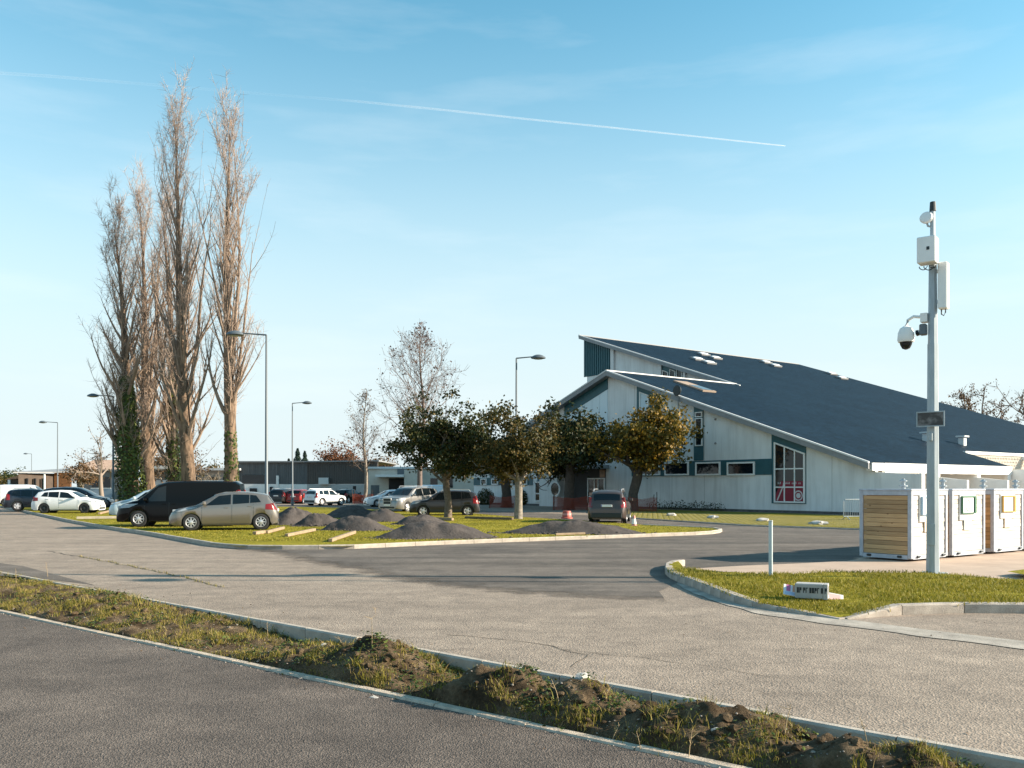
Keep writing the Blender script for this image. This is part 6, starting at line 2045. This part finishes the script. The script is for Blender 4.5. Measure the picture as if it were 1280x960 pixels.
        side_patch("tail_light", [(xt - tx * L * .8, tz0 * H + .03), (L - .010, tz0 * H), (xt, tz1 * H - .01), (xt - tx * L * .75, tz1 * H - .03)], M_red, s, .008, 10, 3)
        # rear face strip of the lamp
        k = MB(); yy = width(xt) * .97; k.cbox((xt - ox - .10, s * yy - (.13 if s > 0 else 0), tz0 * H), (xt - ox + .030, s * yy + (.13 if s < 0 else 0), tz1 * H), .02); k.build("tail_light", M_red, root)
        k = MB(); yy = width(xhm) * .94; k.cbox((xhm - ox - .012, s * yy - (.30 if s > 0 else 0), hz0 * H), (xhm - ox + .14, s * yy + (.30 if s < 0 else 0), hz0 * H + (hz1 - hz0) * H * .55), .02); k.build("headlight", M_lens, root)
        # sill and cladding
        if sp.get('clad'):
            for (a, b) in ((xf + ra, xr - ra),):
                side_patch("sill_trim", [(a, clr + .01), (b, clr + .01), (b - .03, clr + .18), (a + .03, clr + .18)], M_black, s, .012, 6, 2)
        else:
            side_patch("sill_trim", [(xf + ra, clr + .01), (xr - ra, clr + .01), (xr - ra - .02, clr + .06), (xf + ra + .02, clr + .06)], M_black, s, .006, 4, 1)
        # arch liner: dark disc behind the wheel
        for c in (xf, xr):
            k = MB(); k.lathe([(ra * 1.0, 0), (ra * 1.0, .02)], 24, M=Matrix.Translation((c - ox, s * (hw - .24), rw * .98)) @ Matrix.Rotation(radians(90), 4, 'X'))
            k.build("arch_liner", M_black, root)
            if sp.get('clad'):
                k = MB(); nn = 16
                for q in range(nn):
                    a0, a1 = pi * q / nn, pi * (q + 1) / nn
                    p = lambda r_, a: (c - ox + r_ * cos(a), rw * .98 + r_ * sin(a))
                    yv = yside(c, min(rw + ra + .02, zb(c)))
                    k.prism([p(ra, a0), p(ra + .06, a0), p(ra + .06, a1), p(ra, a1)], 'y', s * (hw * .95), s * (hw + .012))
                k.build("arch_trim", M_black, root)
            w_ = empty("wheel", (c - ox, s * (hw - .105), rw)); w_.parent = root
            if s > 0: w_.rotation_euler = (0, 0, pi)
            ty, ri = wheel_meshes(rw, .20, sp.get('rim', 'five'))
            link("tyre", ty, w_); link("rim", ri, w_)
        # door lines, handles, mirror
        for dx in sp['doors']:
            x = dx * L
            side_patch("door_seam", [(x, clr + .12), (x + .010, clr + .12), (x + .010, zb(x) - .02), (x, zb(x) - .02)], M_black, s, .003, 1, 5)
        for dx in sp.get('handles', []):
            x = dx * L; z = zb(x) - .10
            k = MB(); y = yside(x, z); k.cbox((x - ox, s * y - .012, z - .015), (x - ox + .17, s * y + .03, z + .018), .006); k.build("door_handle", sp.get('handle_mat') or col, root)
        x = sp['mirror'] * L; z = zb(x) + .05; y = yside(x, z)
        k = MB(); k.cbox((x - ox - .02, s * (y + .13) - .10, z), (x - ox + .10, s * (y + .13) + .10, z + .145), .03); k.box((x - ox + .02, s * (y + .03) - .06, z + .01), (x - ox + .06, s * (y + .03) + .06, z + .05))
        k.build("mirror", sp.get('mirror_mat') or col, root)
    # nose and tail furniture
    wf = width(0)
    gz0, gz1 = sp['grille']
    k = MB(); k.cbox((-ox - .014, -wf * sp.get('gw', .5), gz0 * H), (-ox + .05, wf * sp.get('gw', .5), gz1 * H), .012); gr = k.build("grille", M_black, root)
    if sp.get('chrome'):
        k = MB()
        g0, g1, ww = gz0 * H, gz1 * H, wf * sp.get('gw', .5)
        k.box((-ox - .026, -ww - .03, g1), (-ox + .03, ww + .03, g1 + .03)); k.box((-ox - .026, -ww - .03, g0 - .03), (-ox + .03, ww + .03, g0)); k.box((-ox - .026, -ww - .03, g0), (-ox + .03, -ww, g1)); k.box((-ox - .026, ww, g0), (-ox + .03, ww + .03, g1)); k.box((-ox - .022, -ww, (g0 + g1) / 2), (-ox + .02, ww, (g0 + g1) / 2 + .015))
        k.build("grille_surround", M_alu, gr)
    k = MB(); k.cbox((-ox - .02, -wf * .8, clr + .06), (-ox + .05, wf * .8, clr + .17), .012); k.build("front_bumper_vent", M_black, root)
    k = MB(); k.cbox((-ox - .028, -.26, clr + .20), (-ox - .010, .26, clr + .31), .003); k.build("number_plate", M_plate, root)
    wr_ = width(L)
    if sp.get('clad'):
        k = MB(); k.cbox((L - ox - .06, -wr_ * .96, clr + .07), (L - ox + .02, wr_ * .96, clr + .30), .02); k.build("rear_bumper_trim", M_black, root)
    else:
        k = MB(); k.cbox((L - ox - .04, -wr_ * .8, clr + .09), (L - ox + .016, wr_ * .8, clr + .19), .012); k.build("rear_bumper_trim", M_black, root)
    pz = sp.get('plate_z', .52) * H
    k = MB(); k.cbox((L - ox - .05, -.26, pz), (L - ox + .022, .26, pz + .11), .003); pl = k.build("number_plate", M_plate, root)
    k = MB(); k.box((L - ox + .0225, -.255, pz + .004), (L - ox + .0245, -.22, pz + .106)); k.build("plate_band", mat("plate_blue", (.02, .06, .30), .4) if "plate_blue" not in bpy.data.materials else bpy.data.materials["plate_blue"], pl)
    if sp.get('rails'):
        for s in (-1, 1):
            x0, x1 = sp['rails']; xm = (x0 + x1) / 2 * L
            k = MB(); yy = roofw(xm) * .93
            k.tube([(x0 * L - ox, s * roofw(x0 * L) * .93, zt(x0 * L) - .02), (x0 * L - ox + .1, s * yy, zt(xm) + .035), (x1 * L - ox - .1, s * yy, zt(xm) + .03), (x1 * L - ox, s * roofw(x1 * L) * .93, zt(x1 * L) - .02)], .018, 6); k.build("roof_rail", M_alu, root)
    return root

HATCH = dict(L=3.96, W=1.74, H=1.46, r=.31, xf=.205, xr=.845, clear=.19,
    top=[(0, .36), (.02, .46), (.06, .545), (.15, .60), (.245, .655), (.33, .80), (.42, .935), (.50, .985), (.62, 1.0), (.76, .985), (.86, .945), (.905, .915), (.955, .72), (.985, .60), (1.0, .46)],
    belt=[(0, .33), (.03, .44), (.08, .52), (.2, .585), (.3, .625), (.6, .665), (.85, .715), (.95, .66), (1, .44)],
    ws=(.262, .405), rg=(.912, .962), glass=[(.335, .565, .455, .565), (.585, .735, .585, .735), (.745, .845, .745, .80)],
    head=(.47, .60, .085), tail=(.52, .70, .09), grille=(.26, .36), gw=.55, doors=(.30, .575, .775), handles=(.505, .72), mirror=.315, rim='nine', plate_z=.47)
SUV = dict(L=4.55, W=1.82, H=1.68, r=.345, xf=.20, xr=.795, clear=.23,
    top=[(0, .38), (.015, .50), (.05, .575), (.15, .61), (.25, .645), (.36, .86), (.43, .955), (.52, .99), (.65, 1.0), (.80, .985), (.90, .95), (.935, .90), (.968, .72), (.985, .58), (1.0, .42)],
    belt=[(0, .35), (.03, .48), (.08, .55), (.25, .605), (.6, .635), (.88, .685), (.96, .62), (1, .40)],
    ws=(.265, .40), rg=(.94, .971), glass=[(.33, .555, .435, .555), (.575, .74, .575, .735), (.755, .885, .755, .85)],
    head=(.46, .57, .09), tail=(.48, .78, .06), grille=(.36, .50), gw=.55, doors=(.285, .565, .755), handles=(.50, .70), mirror=.31, rim='five', clad=True, rails=(.45, .87), plate_z=.50)
VAN = dict(L=4.95, W=1.92, H=1.90, r=.335, xf=.185, xr=.845, clear=.21, tumble=.86,
    top=[(0, .30), (.012, .42), (.05, .50), (.10, .54), (.17, .585), (.25, .76), (.335, .93), (.40, .98), (.52, 1.0), (.85, 1.0), (.955, .985), (.985, .93), (.995, .60), (1.0, .40)],
    belt=[(0, .28), (.03, .41), (.08, .47), (.2, .535), (.4, .545), (.95, .55), (1, .38)],
    ws=(.185, .33), rg=None, glass=[(.245, .40, .335, .40)], gtop=.17,
    head=(.40, .505, .10), tail=(.42, .80, .035), grille=(.29, .37), gw=.6, doors=(.23, .425, .68), handles=(.37, .445), mirror=.235, rim='nine', plate_z=.36)
SMALLVAN = dict(VAN, L=4.38, W=1.81, H=1.80, doors=(.27, .47), glass=[(.27, .44, .355, .44)], top=[(0, .32), (.015, .44), (.05, .51), (.15, .565), (.22, .60), (.30, .78), (.37, .93), (.43, .98), (.52, 1.0), (.90, 1.0), (.965, .985), (.985, .92), (.995, .60), (1, .40)], ws=(.225, .365))
MPV = dict(HATCH, L=4.6, W=1.83, H=1.62, r=.33, top=[(0, .35), (.02, .45), (.08, .54), (.17, .59), (.23, .63), (.33, .82), (.43, .95), (.52, .99), (.66, 1.0), (.82, .97), (.92, .92), (.965, .74), (.985, .58), (1, .42)], ws=(.24, .42), rg=(.925, .968), glass=[(.33, .54, .44, .54), (.56, .74, .56, .74), (.755, .90, .755, .87)], rim='seven')

def place(sp, px, py, name, label, head_deg, col, cat='car', scale=1.0, dz=0.085, D=None, spec=None):
    sp = dict(sp, **(spec or {}))
    p = at(px, py, dz) if D is None else deep(px, D, dz)
    o = vehicle(name, label, (p.x, p.y, dz), radians(head_deg), sp, col, cat=cat)
    o.scale = (scale,) * 3
    return o
# heading: 0 = nose towards -x (left in the picture); counter-clockwise seen from above
P_silver = paint("paint_champagne", (.25, .225, .20), .6, .24)
P_black = mat("paint_black", (.0018, .0018, .0022), .09, spec=.22)
P_grey = paint("paint_dark_grey", (.040, .040, .042), .35, .3)
P_bronze = paint("paint_bronze_grey", (.085, .062, .054), .45, .3)
P_white = paint("paint_white", (.72, .73, .74), .0, .3)
P_lblue = paint("paint_pale_blue", (.46, .56, .63), .2, .3)
P_navy = paint("paint_navy", (.022, .030, .045), .25, .25)
P_red = paint("paint_red", (.28, .02, .015), .1, .3)
P_aud = paint("paint_silver_grey", (.27, .26, .25), .55, .28)
P_brown = paint("paint_brown_black", (.035, .028, .028), .3, .3)

place(HATCH, 282, 0, "parked_hatchback", 'champagne silver hatchback parked before the black van', 13, P_silver, D=34.2)
place(VAN, 229, 0, "parked_van", 'black delivery van parked behind the silver hatchback', 9, P_black, 'van', D=37.2)
place(HATCH, 190, 0, "parked_car", 'pale blue car whose nose shows beyond the black van', 12, P_lblue, D=46.5, spec=dict(H=1.52))
place(HATCH, 86.5, 0, "parked_hatchback", 'white hatchback with black wheels parked facing right at the kerb', 186, P_white, D=55.5, scale=.98, spec=dict(rim='dark', xr=.80, xf=.20, L=4.06))
place(MPV, 97, 0, "parked_people_carrier", 'dark navy people carrier behind the white hatchback', 190, P_navy, D=61.5)
place(SUV, 47, 0, "parked_suv", 'dark navy SUV between small white van and white hatchback', 205, P_navy, D=61.5, scale=.93, spec=dict(H=1.60, L=4.3))
place(SMALLVAN, 36, 0, "small_van", 'small white van parked left of the navy SUV', 196, P_white, 'van', D=73, spec=dict(rim='dark'))
place(HATCH, 1, 0, "parked_car", 'white car cut by the frame edge beyond the small van', 190, P_white, D=106)
place(MPV, -2, 0, "parked_car", 'dark car behind the cut-off white car', 190, P_navy, D=118)
place(SMALLVAN, 14, 0, "small_van", 'far pale blue van roof above the white car', 185, P_lblue, 'van', D=135)
# group behind the heaps (standing on the side road)
place(SUV, 356, 0, "parked_suv", 'dark brown car seen from behind beside the red one', -100, P_brown, D=90, dz=0, spec=dict(H=1.60), scale=.95)
place(HATCH, 376, 0, "parked_hatchback", 'red car between the brown car and white SUV', -100, P_red, D=90, dz=0)
place(SUV, 407, 0, "parked_suv", 'white small SUV with black roof glass seen from behind', -125, P_white, D=81, dz=0, scale=.95, spec=dict(L=4.15, H=1.58, W=1.80))
place(HATCH, 437, 0, "parked_hatchback", 'black car half hidden by the white SUV', -115, P_black, D=95, dz=0)
place(HATCH, 487, 0, "parked_car", 'white car facing left behind the silver-grey SUV', 22, P_white, D=76, dz=0, spec=dict(L=4.3))
place(SUV, 512, 0, "parked_suv", 'silver-grey SUV with large chromed grille facing the heaps', 60, P_aud, D=60, dz=.02, spec=dict(L=4.9, W=1.95, H=1.72, chrome=True, grille=(.33, .54), gw=.42, clad=False, rim='five'))
place(SMALLVAN, 526, 0, "small_van", 'white van roof showing behind the silver-grey SUV', 20, P_lblue, 'van', D=72, dz=0, spec=dict(H=1.86))
place(SUV, 556, 0, "parked_crossover", 'dark grey crossover seen side-on behind the first leafy tree', 3, P_grey, D=51.5, dz=.02, scale=.97, spec=dict(L=4.16, H=1.56, r=.33, xf=.20, xr=.83))
place(SUV, 763, 0, "parked_suv", 'bronze-grey SUV parked with its tail towards the long heap', -101, P_bronze, D=42.5, dz=0.02, scale=.97, spec=dict(H=1.62))

# ------------------------------------------------------------------ vapour trail
def trail():
    pix = [(-40, 89), (60, 95), (180, 105), (300, 115), (420, 124.5), (450, 127), (560, 138), (660, 149), (760, 159), (860, 169.5), (930, 177), (982, 182.5)]
    alt = 2600.0; pts = []; rad = []
    for (px, py) in pix:
        d = Vector(((px - 640) / F, 1.0, (HZ - py) / F)); t = (alt - CH) / d.z
        pts.append(d * t + Vector((0, 0, CH)))
    fine = []; 
    for i in range(len(pts) - 1):
        for k in range(8): fine.append(pts[i].lerp(pts[i+1], k / 8))
    fine.append(pts[-1])
    n = len(fine)
    rads = []
    for i in range(n):
        f = i / (n - 1)
        rads.append(lerp(10, 4.6, f) * (1 + .25 * mnoise.noise(Vector((i * .7, 0, 0)))) * (1 if i < n - 1 else .3))
    mb = MB(); mb.tube(fine, rads, 10)
    m, nt, b = new_mat("vapour")
    N, L = nt.nodes, nt.links
    tr_ = N.new("ShaderNodeBsdfTransparent"); df = N.new("ShaderNodeBsdfDiffuse"); df.inputs[0].default_value = (.95, .95, .95, 1)
    tl = N.new("ShaderNodeBsdfTranslucent"); tl.inputs[0].default_value = (.95, .95, .95, 1)
    m1 = N.new("ShaderNodeMixShader"); m1.inputs[0].default_value = .5; L.new(df.outputs[0], m1.inputs[1]); L.new(tl.outputs[0], m1.inputs[2])
    at_ = N.new("ShaderNodeAttribute"); at_.attribute_name = "trail_alpha"
    lw = N.new("ShaderNodeLayerWeight"); lw.inputs[0].default_value = .35
    inv = N.new("ShaderNodeMath"); inv.operation = 'SUBTRACT'; inv.inputs[0].default_value = 1; L.new(lw.outputs["Facing"], inv.inputs[1])
    mu = N.new("ShaderNodeMath"); mu.operation = 'MULTIPLY'; L.new(inv.outputs[0], mu.inputs[0]); L.new(at_.outputs["Fac"], mu.inputs[1])
    m2 = N.new("ShaderNodeMixShader"); L.new(mu.outputs[0], m2.inputs[0]); L.new(tr_.outputs[0], m2.inputs[1]); L.new(m1.outputs[0], m2.inputs[2])
    L.new(m2.outputs[0], N["Material Output"].inputs[0])
    me = mb.mesh("vapour_trail", m, smooth=180)
    a = me.attributes.new("trail_alpha", 'FLOAT', 'POINT')
    for i in range(n):
        f = i / (n - 1)
        dn = interp([(0, .09), (.12, .06), (.20, .03), (.32, .02), (.42, .07), (.55, .18), (.75, .28), (1, .50)], f) * (1 + .3 * mnoise.noise(Vector((i * .35, 3, 0))))
        for j in range(10): a.data[i * 10 + j].value = dn
    o = link("vapour_trail", me)
    o.visible_shadow = True
    tag(o, 'thin white aircraft vapour trail crossing the blue sky', 'vapour trail')
trail()
